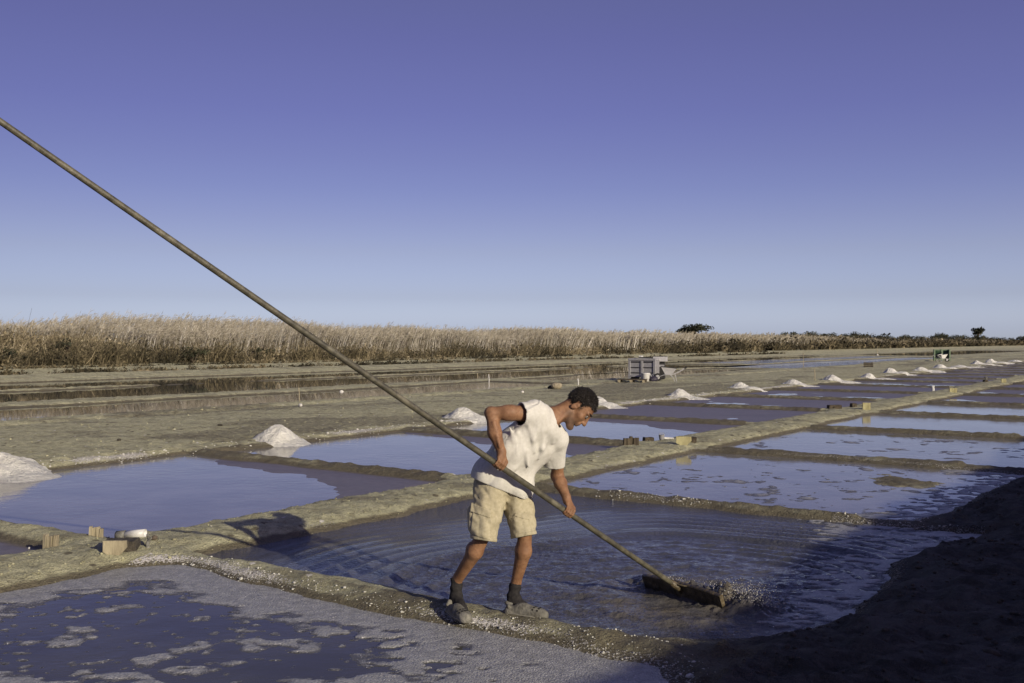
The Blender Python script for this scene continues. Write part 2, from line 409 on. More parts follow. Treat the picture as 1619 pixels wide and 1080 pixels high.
def terrain(u, v):
    """height and material masks at points of the marsh"""
    u = np.asarray(u, float); v = np.asarray(v, float)
    D = np.full(u.shape, 30.0); ID = np.full(u.shape, -1)
    wob = fbm(u * .9, v * .9, 3, 3) * .13 + fbm(u * 5, v * 5, 2, 9) * .05
    for i, p in enumerate(PONDS):
        m = (u > p.lo[0] - 1.6) & (u < p.hi[0] + 1.6) & (v > p.lo[1] - 1.6) & (v < p.hi[1] + 1.6)
        if not m.any(): continue
        d = poly_sdf(u[m], v[m], p.p) + wob[m] * (1 if i < NP_SMALL else 2.2)
        old = D[m]; take = d < old; idm = ID[m]
        old[take] = d[take]; idm[take] = i; D[m] = old; ID[m] = idm
    # dry land level
    land = np.full(u.shape, .095)
    land = land + .035 * sstep(-13.5, -16, v) + .02 * fbm(u * .5, v * .5, 3, 21) * (v < -13)
    land = land - .05 * sstep(-19, -20.5, v) * sstep(-46, -44, v) + .065 * sstep(-19.85, -20.05, v) * sstep(-21.6, -20.6, v)
    land = land + .10 * (np.abs(np.sin(v * 2.1 + .6 * noise2(u * .12, v * 0, 41))) - .5) * sstep(-43.3, -44, v) * sstep(-51, -49.5, v)
    bank = sstep(-2.4, -1.2, v)
    land = np.where(v > -3, np.where(v > -2.9, .055, land) + bank * .11 + .10 * sstep(-1.2, 1.0, v), land)
    shade_ridge = (1.99 + .16 * sstep(4.5, 9.5, u)) * sstep(1.3, 4.7, v + .5 * fbm(u * .22, v * .1, 2, 30)) * (1 + .06 * fbm(u * .3 + 9, v * .05, 3, 31))  # unseen ridge behind the camera, added and shaped to shade the bank
    land = land + shade_ridge * (v > 0)
    land = land + (.35 * sstep(-46, -51, v) + .45 * sstep(-51, -58, v)) + .6 * sstep(-51, -58, v) * sstep(42, 26, u)
    land = land + .1 * sstep(-43.5, -45, v) * (.5 + noise2(u * .03, v * .45, 40))
    out = sstep(.0, 1.0, D / (.17 + .10 * (D > 0)))
    rise = np.where(land > .2, sstep(0, .9, D), 1 - np.exp(-np.clip(D, 0, 9) / .13))
    clod = fbm(u * 7, v * 7, 3, 51) * .028 + np.abs(fbm(u * 19, v * 19, 2, 55)) * .016
    rough = np.where(v > -2.3, 2.0, np.where(v < -13.5, 1.2, 1.0))
    zl = np.clip(D, 0, None) * .12 * 0 + land * rise + clod * rough * sstep(.0, .18, D)
    zl = zl + (v > -2.3) * sstep(0, .5, D) * (fbm(u * 1.3, v * 2.0, 3, 58) * .10 + fbm(u * 5, v * 6, 2, 59) * .035)
    bedz = np.full(u.shape, -.05); bedm = np.zeros(u.shape)
    for i, p in enumerate(PONDS):
        m = ID == i
        if not m.any(): continue
        tu = (u[m] - p.lo[0]) / max(p.hi[0] - p.lo[0], .1)
        tv = (v[m] - p.lo[1]) / max(p.hi[1] - p.lo[1], .1)
        b = p.bed + p.tilt * (sstep(.35, 1.0, .75 * tu + .25 * tv) - .35) + p.rough * (fbm(u[m] * .55, v[m] * 1.1, 3, 70 + i) + .25 * fbm(u[m] * 4, v[m] * 4, 2, 71))
        bedz[m] = b
    zb = np.where(D < 0, np.maximum(bedz * sstep(0, -.30, D), bedz), 0)
    zb = bedz * sstep(.0, -.22, D) + .0
    z = np.where(D < 0, zb, zl)
    # mud islet standing out of the third pond
    xi, yi = uv2xy(u, v)
    di = np.hypot((xi - ISLET[0]) / .55, (yi - ISLET[1]) / .95) + fbm(u * 3, v * 3, 3, 80) * .7
    isl = sstep(1.0, .3, di) * (D < -.2)
    z = z + isl * (.036 + .028 * fbm(u * 14, v * 14, 2, 83))
    bedm = sstep(.02, -.10, D) * (1 - isl) * (v > -14.5)
    wet = sstep(.075, .01, z) * ((D > -.1) | (v < -14.5))
    wet = wet * np.where((v < -14.5) & (D > 0), sstep(.45, .1, D), 1)
    wet = np.maximum(wet, isl * .75)
    wet = np.maximum(wet, (u > 4.3) * (u < 5.16 + .22 * sstep(-5.2, -3.8, v)) * (v > -6.8) * (v < -2) * (D > -.05) * (.35 + .35 * sstep(-6.2, -4.6, v) + .5 * fbm(u * 2, v * 2, 2, 96)))
    cross = ((v > -6.75) | (v < -8.2)) & (v > -13.3) & (v < -2.2) & (D > -.05) & (u > 5.6)
    wet = np.maximum(wet, cross * (.72 + .4 * fbm(u * 1.5, v * 1.5, 2, 95)) * (D < .4))
    damp = sstep(.06, .22, fbm(u * .20 + 3, v * .5, 3, 98)) * (v < -13.6) * (v > -22)
    damp = np.maximum(damp, sstep(-13.9, -14.3, v) * sstep(-15.4, -14.6, v) * sstep(.0, .2, fbm(u * .35, v * .3, 2, 99)))
    wet = np.maximum(wet, damp * .52)
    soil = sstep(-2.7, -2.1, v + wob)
    # salt crust: along cross dykes' water lines, most in the near pond
    near = np.exp(-((D - .10) / .10) ** 2)
    patch = sstep(-.15, .35, fbm(u * .8, v * .8, 2, 90) + .12)
    crossd = 1.0 * (v > -7.1) * (v < -1.9) + .75 * (v < -7.6) * (v > -13.9)
    nearside = np.isin(ID, [0]) * .30 + .0
    salt = near * (patch * .55 + nearside) * crossd * (D > -.05) * np.where((ID == 1) & (u < 6.2), .15, 1)
    # pale crust where the left row meets the heaps' bank
    salt = np.maximum(salt, np.exp(-((v + 13.45) / .22) ** 2) * (.30 + .45 * patch) * (D > -.02))
    salt = np.maximum(salt, .42 * (fbm(u * 2, v * 2, 3, 93) > .28) * (v < -8) * (v > -13.2) * (u < U0 - .2) * (D < 0))
    # shore of the bank
    salt = np.maximum(salt, .55 * sstep(-.15, .0, D) * sstep(.30, .05, D) * (np.abs(v + 2.4) < .7) * (u < 16))
    return z, D, ID, dict(wet=wet, salt=salt, bed=bedm, soil=soil)
def ground_z(x, y):
    x = np.atleast_1d(np.asarray(x, float)); y = np.atleast_1d(np.asarray(y, float))
    u = x * E1[0] + y * E1[1]; v = x * E2[0] + y * E2[1]
    return terrain(u, v)[0]
def gz(x, y): return float(ground_z(x, y)[0])
def cat(*a):
    return np.unique(np.round(np.concatenate(a), 5))
def geo(a, b, s0, s1):
    out = [a]; 
    while out[-1] < b:
        t = (out[-1] - a) / (b - a); out.append(out[-1] + s0 + (s1 - s0) * t)
    out[-1] = b; return np.array(out)
US = cat(-np.geomspace(5, 4500, 26)[::-1], np.arange(-5, 2, .14), np.arange(2, 11.5, .038), geo(11.5, 40, .042, .15), geo(40, 130, .16, .5), np.geomspace(130, 6500, 60))
VS = cat(-np.geomspace(70, 4500, 34)[::-1], -geo(44, 70, .45, 1.2)[::-1], -geo(14, 19.5, .12, .2)[::-1], -np.arange(19.5, 44, .135)[::-1], np.arange(-14, -1.6, .046), np.arange(-1.6, 8, .095), np.geomspace(8, 4500, 26))
UU, VV = np.meshgrid(US, VS, indexing='ij')
Z, DD, ID, ATT = terrain(UU, VV)
XX, YY = uv2xy(UU, VV)
nu, nv = UU.shape
idx = np.arange(nu * nv).reshape(nu, nv)
QF = np.stack([idx[:-1, :-1], idx[1:, :-1], idx[1:, 1:], idx[:-1, 1:]], -1).reshape(-1, 4)[:, ::-1]
cu = (UU[:-1, :-1] + UU[1:, 1:]).ravel() / 2; cv = (VV[:-1, :-1] + VV[1:, 1:]).ravel() / 2
cD = np.maximum.reduce([DD[:-1, :-1], DD[1:, :-1], DD[1:, 1:], DD[:-1, 1:]]).ravel()
inpans = (cu > -1.2) & (cu < 124) & (cv > -13.4) & (cv < -2.0)
reg = np.zeros(len(QF), int)                       # 0 marsh ground
reg[(cv >= -2.0)] = 3                              # bank the camera stands on, with the added shade ridge behind
reg[inpans & (cD < -.12)] = 1                      # pond beds
longd = inpans & (cD >= -.12) & (cv > -8.15) & (cv < -6.75)
reg[inpans & (cD >= -.12)] = 2
reg[longd] = 4
V3 = np.stack([XX.ravel(), YY.ravel(), Z.ravel()], -1)
def submesh(name, sel):
    f = QF[sel]; used, inv = np.unique(f, return_inverse=True)
    me = new_mesh(name, V3[used], inv.reshape(f.shape), True, {k: a.ravel()[used] for k, a in ATT.items()})
    return link(name, me, M['mud'])
tag(submesh('ground', reg == 0), 'grey green mud flat between the salt heaps and the reeds', kind='structure')
tag(submesh('pond_bed', reg == 1), 'purple grey wet mud on the pan floors', kind='structure')
tag(submesh('cross_dyke', reg == 2), 'low mud dykes dividing neighbouring salt pans', kind='structure')
tag(submesh('long_dyke', reg == 4), 'long straight mud dyke running between the two rows of pans', kind='structure')
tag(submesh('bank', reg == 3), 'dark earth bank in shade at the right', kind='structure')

# ------------------------------------------------------------------ water
def clip_grid(u0, u1, v0, v1, du, dv):
    us = np.arange(u0, u1 + du, du); vs = np.arange(v0, v1 + dv, dv)
    U, W = np.meshgrid(us, vs, indexing='ij'); n, m = U.shape; ix = np.arange(n * m).reshape(n, m)
    F = np.stack([ix[:-1, :-1], ix[:-1, 1:], ix[1:, 1:], ix[1:, :-1]], -1).reshape(-1, 4)[:, ::-1]
    return U, W, F[:, ::-1]
def keep(V, F, mask):
    f = F[mask]; used, inv = np.unique(f, return_inverse=True); return V[used], inv.reshape(f.shape), used
RAKE = np.array(at(1078, 935, .05))
ru, rv = RAKE @ E1, RAKE @ E2
for i, p in enumerate(PONDS):
    if i < NP_SMALL and p.lo[0] > 100: continue
    if p is stir_pond:
        U, W, F = clip_grid(p.lo[0] - .2, p.hi[0] + .2, p.lo[1] - .2, p.hi[1] + .2, .0155, .0155)
        X, Y = uv2xy(U, W)
        rr = np.hypot(X - RAKE[0], Y - RAKE[1]); th = np.arctan2(Y - RAKE[1], X - RAKE[0])
        wob = 1 + .06 * np.sin(th * 3 + 1) + .03 * np.sin(th * 7)
        r2 = rr * wob
        env = sstep(1.1, 1.7, r2) * sstep(4.3, 2.6, r2)
        rip = .0125 * np.sin(r2 * 2 * np.pi / .20 + .5 * fbm(X * .8, Y * .8, 2, 100)) * env * (.55 + .45 * np.sin(th * 2 + .6) + .4 * fbm(X * 1.2, Y * 1.2, 2, 101))
        rip += .016 * np.exp(-((r2 - 2.25) / .11) ** 2) - .012 * np.exp(-((r2 - 2.02) / .11) ** 2)
        ch = sstep(2.3, .5, rr)
        chop = (.022 * fbm(X * 4.2, Y * 7.0, 3, 103, .6)) * ch + .012 * fbm(X * 8, Y * 17, 3, 107, .6) * sstep(2.5, 1.9, rr)
        # water piled up against the far side of the board, trough behind it
        bd = np.array([.6, -.8]); nb = np.array([.8, .6])
        ss_ = (X - RAKE[0]) * bd[0] + (Y - RAKE[1]) * bd[1]; tt = (X - RAKE[0]) * nb[0] + (Y - RAKE[1]) * nb[1]
        al = sstep(.72, .30, np.abs(ss_ - .02))
        surge = al * (.115 * np.exp(-((tt - .14) / .10) ** 2) * (1 + 1.4 * fbm(X * 11, Y * 11, 3, 111)) - .018 * np.exp(-((tt + .12) / .13) ** 2))
        surge = surge * (.55 + .45 * np.abs(fbm(X * 24, Y * 24, 2, 113))) + al * np.exp(-((tt - .16) / .14) ** 2) * .075 * fbm(X * 26, Y * 26, 2, 114)
        surge += .05 * sstep(.55, .1, np.hypot(ss_ - .42, tt - .22)) * (np.abs(fbm(X * 22, Y * 22, 3, 115, .6)))
        wake = .010 * np.exp(-((np.hypot(ss_ + .05, tt) - .62) / .06) ** 2)
        Zw = rip + chop + surge + wake
        Zw *= sstep(.02, -.22, poly_sdf(U, W, p.p))
        V = np.stack([X.ravel(), Y.ravel(), Zw.ravel()], -1)
        turb = np.clip(np.exp(-(rr / .62) ** 2) * (1 + 1.2 * fbm(X * 4, Y * 6, 3, 119)), 0, 1)
        o = link('water', new_mesh('water', V, F, True, {'turb': turb.ravel()}), M['stirred'])
        tag(o, 'rippled water of the pond being raked', kind='structure')
    else:
        q = np.array(p.p); c = q.mean(0)
        mg = .3 if i < NP_SMALL else 1.0
        if i < NP_SMALL:
            lo = p.lo - .16; hi = p.hi + .16
            uvs = [(lo[0], lo[1]), (lo[0], hi[1]), (hi[0], hi[1]), (hi[0], lo[1])]
        else:
            lo = p.lo - .0; hi = p.hi + .0
            uvs = [(lo[0], lo[1]), (lo[0], hi[1]), (hi[0], hi[1]), (hi[0], lo[1])]
        V = [(*uv2xy(a, b), 0.0) for a, b in uvs]
        o = link('water', new_mesh('water', V, [tuple(range(len(V)))[::1]]), M[p.mat])
        tag(o, kind='structure')

# ------------------------------------------------------------------ foam on the near pond and along the bank
def foam_sheet(u0, u1, v0, v1, step, field, label):
    U, W, F = clip_grid(u0, u1, v0, v1, step, step)
    f = field(U, W)
    X, Y = uv2xy(U, W)
    z = np.clip(f * .03, -.02, .006) + .0015 * (f > -.02) + np.where(f > 0, (np.abs(fbm(U * 45, W * 45, 2, 121)) * .006), 0)
    V = np.stack([X.ravel(), Y.ravel(), z.ravel()], -1)
    zz = z.ravel()[F].max(1)
    V, F, us_ = keep(V, F, zz > -.004)
    o = link('foam', new_mesh('foam', V, F, True, {'thick': np.clip(f.ravel()[us_] * 4.5, 0, 1)}), M['foam'])
    return tag(o, label, kind='stuff')
def near_foam(U, W):
    d = poly_sdf(U, W, foam_pond.p) + fbm(U * .9, W * .9, 3, 3) * .13 + fbm(U * 5, W * 5, 2, 9) * .05
    X, Y = uv2xy(U, W)
    n = fbm(X * 3.0, Y * 4.2, 4, 131, .58)
    patches = (n + .35 * fbm(X * 7, Y * 9, 3, 135)) - .235 + .08 * fbm(X * .6, Y * .6, 2, 139) - .06 * sstep(3.6, 4.0, U)
    specks = fbm(X * 13, Y * 16, 2, 141) - .36
    wband = .42 + .35 * fbm(U * .8, W * 1.1, 2, 143) + .38 * sstep(-4.7, -3.2, W)
    band = (d + wband) * 1.2 + .42 * fbm(X * 3.5, Y * 5.5, 4, 145, .6)
    band = band - .5 * sstep(.05, .28, fbm(X * 7, Y * 11, 3, 147)) * sstep(-4.9, -3.9, W)
    return np.maximum(np.maximum(patches * 1.0, specks * .6), band)
foam_sheet(1.7, 5.1, -7.15, -1.8, .0145, near_foam, 'lilac grey foam drifting in patches on the nearest pond')
def shore_foam(U, W):
    d = poly_sdf(U, W, stir_pond.p)
    X, Y = uv2xy(U, W)
    edge = sstep(-3.9, -2.6, W) * sstep(5.6, 6.4, U) 
    n = .8 * fbm(X * 10, Y * 16, 3, 151) + .35 * fbm(X * 2.5, Y * 4, 2, 153)
    sideband = np.where(W > -3.3, 1, .0) * sstep(-.85, -.12, d)
    corner = sstep(1.6, .3, np.hypot(U - 9.7, W + 2.5))
    return n + .75 * np.maximum(sideband, corner) * sstep(5.5, 6.6, U) - .55 - .6 * (1 - edge)
foam_sheet(5.4, 10.15, -4.2, -1.6, .016, shore_foam, 'thin whitish froth pushed against the shaded bank')
def shore_foam2(U, W):
    d = poly_sdf(U, W, PONDS[2].p)
    X, Y = uv2xy(U, W)
    n = .9 * fbm(X * 8, Y * 13, 3, 161)
    fl = .5 * (fbm(X * 3.2, Y * 3.6, 4, 163, .62) - .40 - .10 * sstep(-4.6, -6.2, W)) * (d < -.15) - .3 * (d >= -.15)
    return np.maximum(n + .62 * sstep(-.75, -.1, d) * sstep(-3.6, -2.8, W) - .5, fl)
foam_sheet(10.3, 15.1, -6.9, -1.7, .024, shore_foam2, 'greyish froth along the bank of the pond behind')

def flakes(U, W):
    X, Y = uv2xy(U, W); d = poly_sdf(U, W, PONDS[3].p)
    return .5 * (fbm(X * 2.8, Y * 3.0, 4, 171, .62) - .41 - .08 * sstep(-4.0, -6.2, W)) * (d < -.2) - .3 * (d >= -.2)
foam_sheet(15.4, 20.4, -6.9, -1.9, .03, flakes, 'thin salt flakes floating on the pond beyond the mud islet')
# loose salt crystals and clods on the near dykes
def chunks(name, n, sampler, size, mat, label, seed=1, lift=.2):
    r = np.random.default_rng(seed); pts = []
    while len(pts) < n:
        u, v = sampler(r, n * 2)
        z, D, _, A = terrain(u, v)
        pr = r.random(len(u)) < (A['salt'] * 1.25 if mat is M['salt'] else .6) * (D > .0)
        for a, b, c in zip(u[pr], v[pr], z[pr]): pts.append((a, b, c))
        if not pr.any(): break
    pts = np.array(pts[:n]); x, y = uv2xy(pts[:, 0], pts[:, 1])
    V0 = np.array(ICO1[0]); F0 = np.array(ICO1[1]); k = len(V0)
    s = size * np.exp(r.normal(0, .42, len(pts)))
    ax = r.uniform(.7, 1.4, (len(pts), 1, 3)) * np.array([1, 1, .62])
    jit = 1 + r.uniform(-.28, .28, (len(pts), k, 1))
    V = V0[None] * jit * ax * s[:, None, None]
    V[..., 0] += x[:, None]; V[..., 1] += y[:, None]; V[..., 2] += (pts[:, 2] + s * lift)[:, None]
    F = (F0[None] + (np.arange(len(pts)) * k)[:, None, None]).reshape(-1, 3)
    return tag(link(name, new_mesh(name, V.reshape(-1, 3), F), mat), label, kind='stuff')
def samp(u0, u1, v0, v1):
    return lambda r, n: (r.uniform(u0, u1, n), r.uniform(v0, v1, n))
chunks('salt_crust', 850, samp(4.2, 5.35, -6.8, -1.6), .0042, M['salt'], 'white salt crystals crusted on the side of the nearest cross dyke', 3)
chunks('salt_crust', 380, samp(9.6, 10.6, -6.6, -1.9), .0055, M['salt'], 'white salt crystals crusted along the cross dyke behind the worker', 5)
chunks('salt_crust', 1500, samp(0, 34, -13.9, -12.9), .009, M['salt'], 'scattered salt along the edge of the pans below the heaps', 6)
chunks('clods', 2600, samp(0, 40, -22, -13.6), .009, M['mud'], 'small clods of dry mud strewn over the flat', 8)
chunks('clods', 1500, samp(2.0, 16, -8.2, -6.8), .0055, M['mud'], 'small mud clods on the long dyke', 9)
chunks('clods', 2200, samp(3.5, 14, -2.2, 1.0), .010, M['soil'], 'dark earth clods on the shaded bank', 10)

# splash drops thrown up ahead of the rake
def splash():
    r = np.random.default_rng(21); n = 1900
    bd = np.array([.6, -.8]); nb = np.array([.8, .6])
    V0 = np.array(ICO1[0]); F0 = np.array(ICO1[1]); k = len(V0)
    s = np.where(r.random(n) < .65, r.normal(.42, .13, n), r.uniform(-.42, .7, n)); t = r.normal(.19, .06, n)
    h = np.abs(r.normal(0, .042, n)) * np.exp(-((s - .42) / .45) ** 2) * 1.2 + .05
    c = np.array(RAKE)[None] + s[:, None] * bd + t[:, None] * nb
    size = .0019 * np.exp(r.normal(0, .5, n))
    V = V0[None] * size[:, None, None] * r.uniform(.7, 1.7, (n, 1, 3))
    V[..., 0] += c[:, None, 0]; V[..., 1] += c[:, None, 1]; V[..., 2] += h[:, None]
    F = (F0[None] + (np.arange(n) * k)[:, None, None]).reshape(-1, 3)
    k_ = NT('spray'); k_.set(Base_Color=(.42, .41, .40), Roughness=.15, IOR=1.333, Transmission_Weight=.35)
    tag(link('splash', new_mesh('splash', V.reshape(-1, 3), F, True), k_.m), 'drops of water splashing up ahead of the rake board', kind='stuff')
splash()

# ------------------------------------------------------------------ reeds, scrub and trees
def tint_material(name, stops, rough=.75, trans=.0):
    k = NT(name); t = k.attr('tint'); rp = k.n('ShaderNodeValToRGB'); e = rp.color_ramp.elements
    e[0].position, e[0].color = stops[0][0], stops[0][1] + (1,)
    e[1].position, e[1].color = stops[-1][0], stops[-1][1] + (1,)
    for p, c in stops[1:-1]:
        q = e.new(p); q.color = c + (1,)
    k.l(t, rp.inputs[0]); k.set(Base_Color=rp.outputs[0], Roughness=rough, Specular_IOR_Level=.2)
    if trans:
        tr = k.n('ShaderNodeBsdfTranslucent'); k.l(rp.outputs[0], tr.inputs[0]); mxs = k.n('ShaderNodeMixShader'); mxs.inputs[0].default_value = trans
        k.l(k.b.outputs[0], mxs.inputs[1]); k.l(tr.outputs[0], mxs.inputs[2]); k.l(mxs.outputs[0], k.t.nodes['Material Output'].inputs[0])
    return k.m
M['reed'] = tint_material('reed', [(0, (.07, .06, .042)), (.3, (.17, .15, .105)), (.55, (.265, .24, .185)), (.8, (.40, .372, .305)), (1, (.58, .555, .495))], .7, .15)
M['scrub'] = tint_material('scrub', [(0, (.028, .026, .017)), (.3, (.085, .073, .044)), (.55, (.19, .16, .098)), (.8, (.30, .255, .165)), (1, (.42, .37, .26))], .8, .1)
M['leaf'] = tint_material('leaf', [(0, (.018, .020, .012)), (.5, (.045, .050, .028)), (1, (.085, .085, .05))], .7, .1)
M['bark'] = simple('bark', (.12, .095, .07), (.07, .055, .04), 8, .9, .02)
LEAN = np.array([.574 * .4 + .3, .3])
def ribbons(x, y, z0, h, w, lean, bend, tint, seg=3, r=None):
    """thin upright blades: seg+1 rings of two points"""
    n = len(x); t = np.linspace(0, 1, seg + 1)[None, :]
    a = r.uniform(-.9, .9, n)                       # blades face roughly the pans
    wx, wy = np.cos(a), np.sin(a)
    dx = lean[:, 0:1] * t * h[:, None] + bend[:, 0:1] * t ** 2.5 * h[:, None]
    dy = lean[:, 1:2] * t * h[:, None] + bend[:, 1:2] * t ** 2.5 * h[:, None]
    ww = w[:, None] * (1 - .55 * t)
    V = np.zeros((n, seg + 1, 2, 3))
    for s_, k in ((-1, 0), (1, 1)):
        V[:, :, k, 0] = x[:, None] + dx + s_ * wx[:, None] * ww / 2
        V[:, :, k, 1] = y[:, None] + dy + s_ * wy[:, None] * ww / 2
        V[:, :, k, 2] = z0[:, None] + t * h[:, None]
    base = np.arange(n)[:, None] * (seg + 1) * 2 + np.arange(seg)[None] * 2
    F = np.stack([base, base + 1, base + 3, base + 2], -1).reshape(-1, 4)
    T = np.repeat(tint, (seg + 1) * 2)
    top = np.stack([x + dx[:, -1], y + dy[:, -1], z0 + h], -1)
    return V.reshape(-1, 3), F, T, top
def stack(parts):
    Vs, Fs, Ts = [], [], []; o = 0
    for V, F, T in parts:
        Vs.append(V); Ts.append(T); Fs.append(F + o); o += len(V)
    return np.concatenate(Vs), np.concatenate(Fs), np.concatenate(Ts)
def reed_belt(u0, u1, n, w, seed, plume, hh=1.0):
    r = np.random.default_rng(seed)
    q = r.random(n); u = u0 * (u1 / u0) ** q if u0 > 0 else u0 + (u1 - u0) * q
    dv = 52.8 + 8.5 * r.random(n) ** 1.6
    # the belt starts further back and thinner where the scrub hump stands on the left
    thin = sstep(40, 30, u); dv = dv + 4 * thin
    keepm = r.random(n) < (1 - .70 * thin) * (.42 + 1.1 * (noise2(u * .35, dv * .2, 201) + .33).clip(0, 1))
    if u1 > 140: keepm &= r.random(n) < (1 - .55 * sstep(150, 240, u))
    u, dv, thin = u[keepm], dv[keepm], thin[keepm]; n = len(u)
    x, y = uv2xy(u, -dv); z0 = ground_z(x, y) - .05
    h = (1.78 + .8 * noise2(u * .16, dv * .1, 203) + .35 * r.normal(0, .6, n)) * hh + .15 * sstep(75, 45, u)
    h = np.clip(h * (1 - .22 * thin) * (1 - .45 * sstep(110, 240, u)), .9, 3.4)
    lx = .10 + .42 * noise2(u * .22, dv * .2, 205) + r.normal(0, .06, n); ly = .05 + r.normal(0, .07, n)
    lean = np.stack([lx, ly], -1); bend = np.stack([.12 + r.normal(0, .06, n), r.normal(0, .06, n)], -1)
    tint = np.clip(np.where(r.random(n) < .38 - .15 * sstep(100, 200, u), .93, .34 - .1 * sstep(100, 200, u)) + .13 * r.normal(0, 1, n) + .25 * noise2(u * .2, dv * .5, 207), 0, 1)
    ww = w * np.exp(r.normal(0, .3, n)) * (1 + sstep(60, 200, u) * 1.3)
    V, F, T, top = ribbons(x, y, z0, h, ww, lean, bend, tint, 3, r)
    parts = [(V, F, T)]
    # feathery plume: a few thin drooping slivers at the tip
    for k in range(plume):
        L = r.uniform(.16, .42, n) * (1 + .7 * sstep(60, 200, u)); st = -r.uniform(0, .34, n)
        wv = ww * r.uniform(.45, .9, n)
        ang = r.normal(.35, .55, n); el_ = r.uniform(.1, 1.15, n)
        a = top + np.stack([st * lx, st * ly, st], -1)
        d = np.stack([np.cos(ang) * np.cos(el_), np.sin(ang) * np.cos(el_) * .6, np.sin(el_)], -1) * L[:, None]
        sd_ = np.stack([-np.sin(el_) * .9, r.normal(0, .4, n), np.cos(el_)], -1) * wv[:, None] * .6
        PV = np.stack([a, a + d * .5 + sd_, a + d, a + d * .5 - sd_], 1).reshape(-1, 3)
        PF = np.arange(n * 4).reshape(n, 4)
        parts.append((PV, PF, np.repeat(np.clip(tint * .22 + .50 - .14 * sstep(90, 180, u) + r.normal(0, .10, n), 0, 1), 4)))
    # dead leaves hanging off the stalks, darker and lower
    for k in range(2):
        f = r.uniform(.12, .75, n); L = r.uniform(.25, .6, n); wv = ww * r.uniform(.8, 1.5, n)
        a = np.stack([x + lx * f * h, y + ly * f * h, z0 + f * h], -1)
        ang = r.uniform(0, 6.28, n); up = r.uniform(.2, 1.1, n)
        d = np.stack([np.cos(ang) * .7, np.sin(ang) * .5, up], -1) * L[:, None]
        sd_ = np.stack([r.normal(0, 1, n), r.normal(0, .4, n), r.normal(0, .4, n)], -1) * wv[:, None] * .5
        PV = np.stack([a - sd_ * .4, a + d * .55 - sd_ * .7, a + d, a + d * .5 + sd_ * .7], 1).reshape(-1, 3)
        parts.append((PV, np.arange(n * 4).reshape(n, 4), np.repeat(np.clip(tint * .45 - .05 + .15 * f, 0, 1), 4)))
    V, F, T = stack(parts)
    return tag(link('reeds', new_mesh('reeds', V, F, False, {'tint': T}), M['reed']), 'tall dry pale reeds standing along the far edge of the marsh', kind='stuff')
reed_belt(22, 95, 25000, .024, 31, 5)
reed_belt(80, 420, 15000, .05, 33, 3)
def scrub_belt(u0, u1, n, seed, size, w, va, vb, pw, dark, label, hump=False):
    r = np.random.default_rng(seed)
    u = u0 * (u1 / u0) ** r.random(n); dv = va + (vb - va) * r.random(n) ** pw
    cl = noise2(u * .45, dv * .55, 211 + seed) + .6 * noise2(u * 1.3, dv * 1.3, 215 + seed)
    k_ = r.random(n) < (.45 + 1.1 * cl).clip(.12, 1)
    u, dv, cl = u[k_], dv[k_], cl[k_]
    if hump:
        k_ = r.random(len(u)) < sstep(46, 32, u) + .02; u, dv, cl = u[k_], dv[k_], cl[k_]
    n = len(u); x, y = uv2xy(u, -dv); z0 = ground_z(x, y) - .04
    parts = []
    h0 = size * (.45 + 1.0 * (cl + .5).clip(0, 1.4)) * np.clip(np.exp(r.normal(0, .22, n)), .5, 1.5)
    tn = np.clip(dark + .62 * noise2(u * .28, dv * .35, 221 + seed) + .35 * noise2(u * 1.6, dv * 1.6, 225) + r.normal(0, .13, n), 0, 1)
    for b in range(4):
        h = h0 * r.uniform(.45, 1.1, n); lean = np.stack([.1 + r.normal(0, .45, n), r.normal(0, .4, n)], -1); bend = np.stack([r.normal(.1, .3, n), r.normal(0, .3, n)], -1)
        V, F, T, top = ribbons(x + r.normal(0, .12, n), y + r.normal(0, .12, n), z0, h, w * np.exp(r.normal(0, .35, n)) * (1 + sstep(60, 220, u) * 2.0), lean, bend, np.clip(tn + r.normal(0, .1, n), 0, 1), 2, r)
        parts.append((V, F, T))
        for c in range(2):
            f = r.uniform(.3, 1, n); s_ = w * 1.7 * (1 + sstep(60, 220, u) * 2.0)
            a = np.stack([x + lean[:, 0] * f * h, y + lean[:, 1] * f * h, z0 + f * h], -1) + r.normal(0, .06, (n, 3))
            e1 = r.normal(0, 1, (n, 3)) * s_[:, None]; e2 = r.normal(0, 1, (n, 3)) * s_[:, None]
            PV = np.stack([a - e1, a + e2 * .5, a + e1, a - e2 * .5], 1).reshape(-1, 3)
            parts.append((PV, np.arange(n * 4).reshape(n, 4), np.repeat(np.clip(tn + r.normal(-.05, .12, n), 0, 1), 4)))
    V, F, T = stack(parts)
    return tag(link('scrub', new_mesh('scrub', V, F, False, {'tint': T}), M['scrub']), label, kind='stuff')
scrub_belt(20, 110, 9000, 41, .80, .035, 50.2, 56, 1.5, .36, 'brown and olive salt scrub along the foot of the reeds')
scrub_belt(100, 460, 9500, 43, 1.1, .045, 50.2, 60, 1.3, .24, 'far brown scrub along the marsh edge')
scrub_belt(18, 50, 8200, 45, 1.0, .035, 51.2, 62, 1.0, .76, 'tawny dry grass on the hump at the left of the reeds', True)

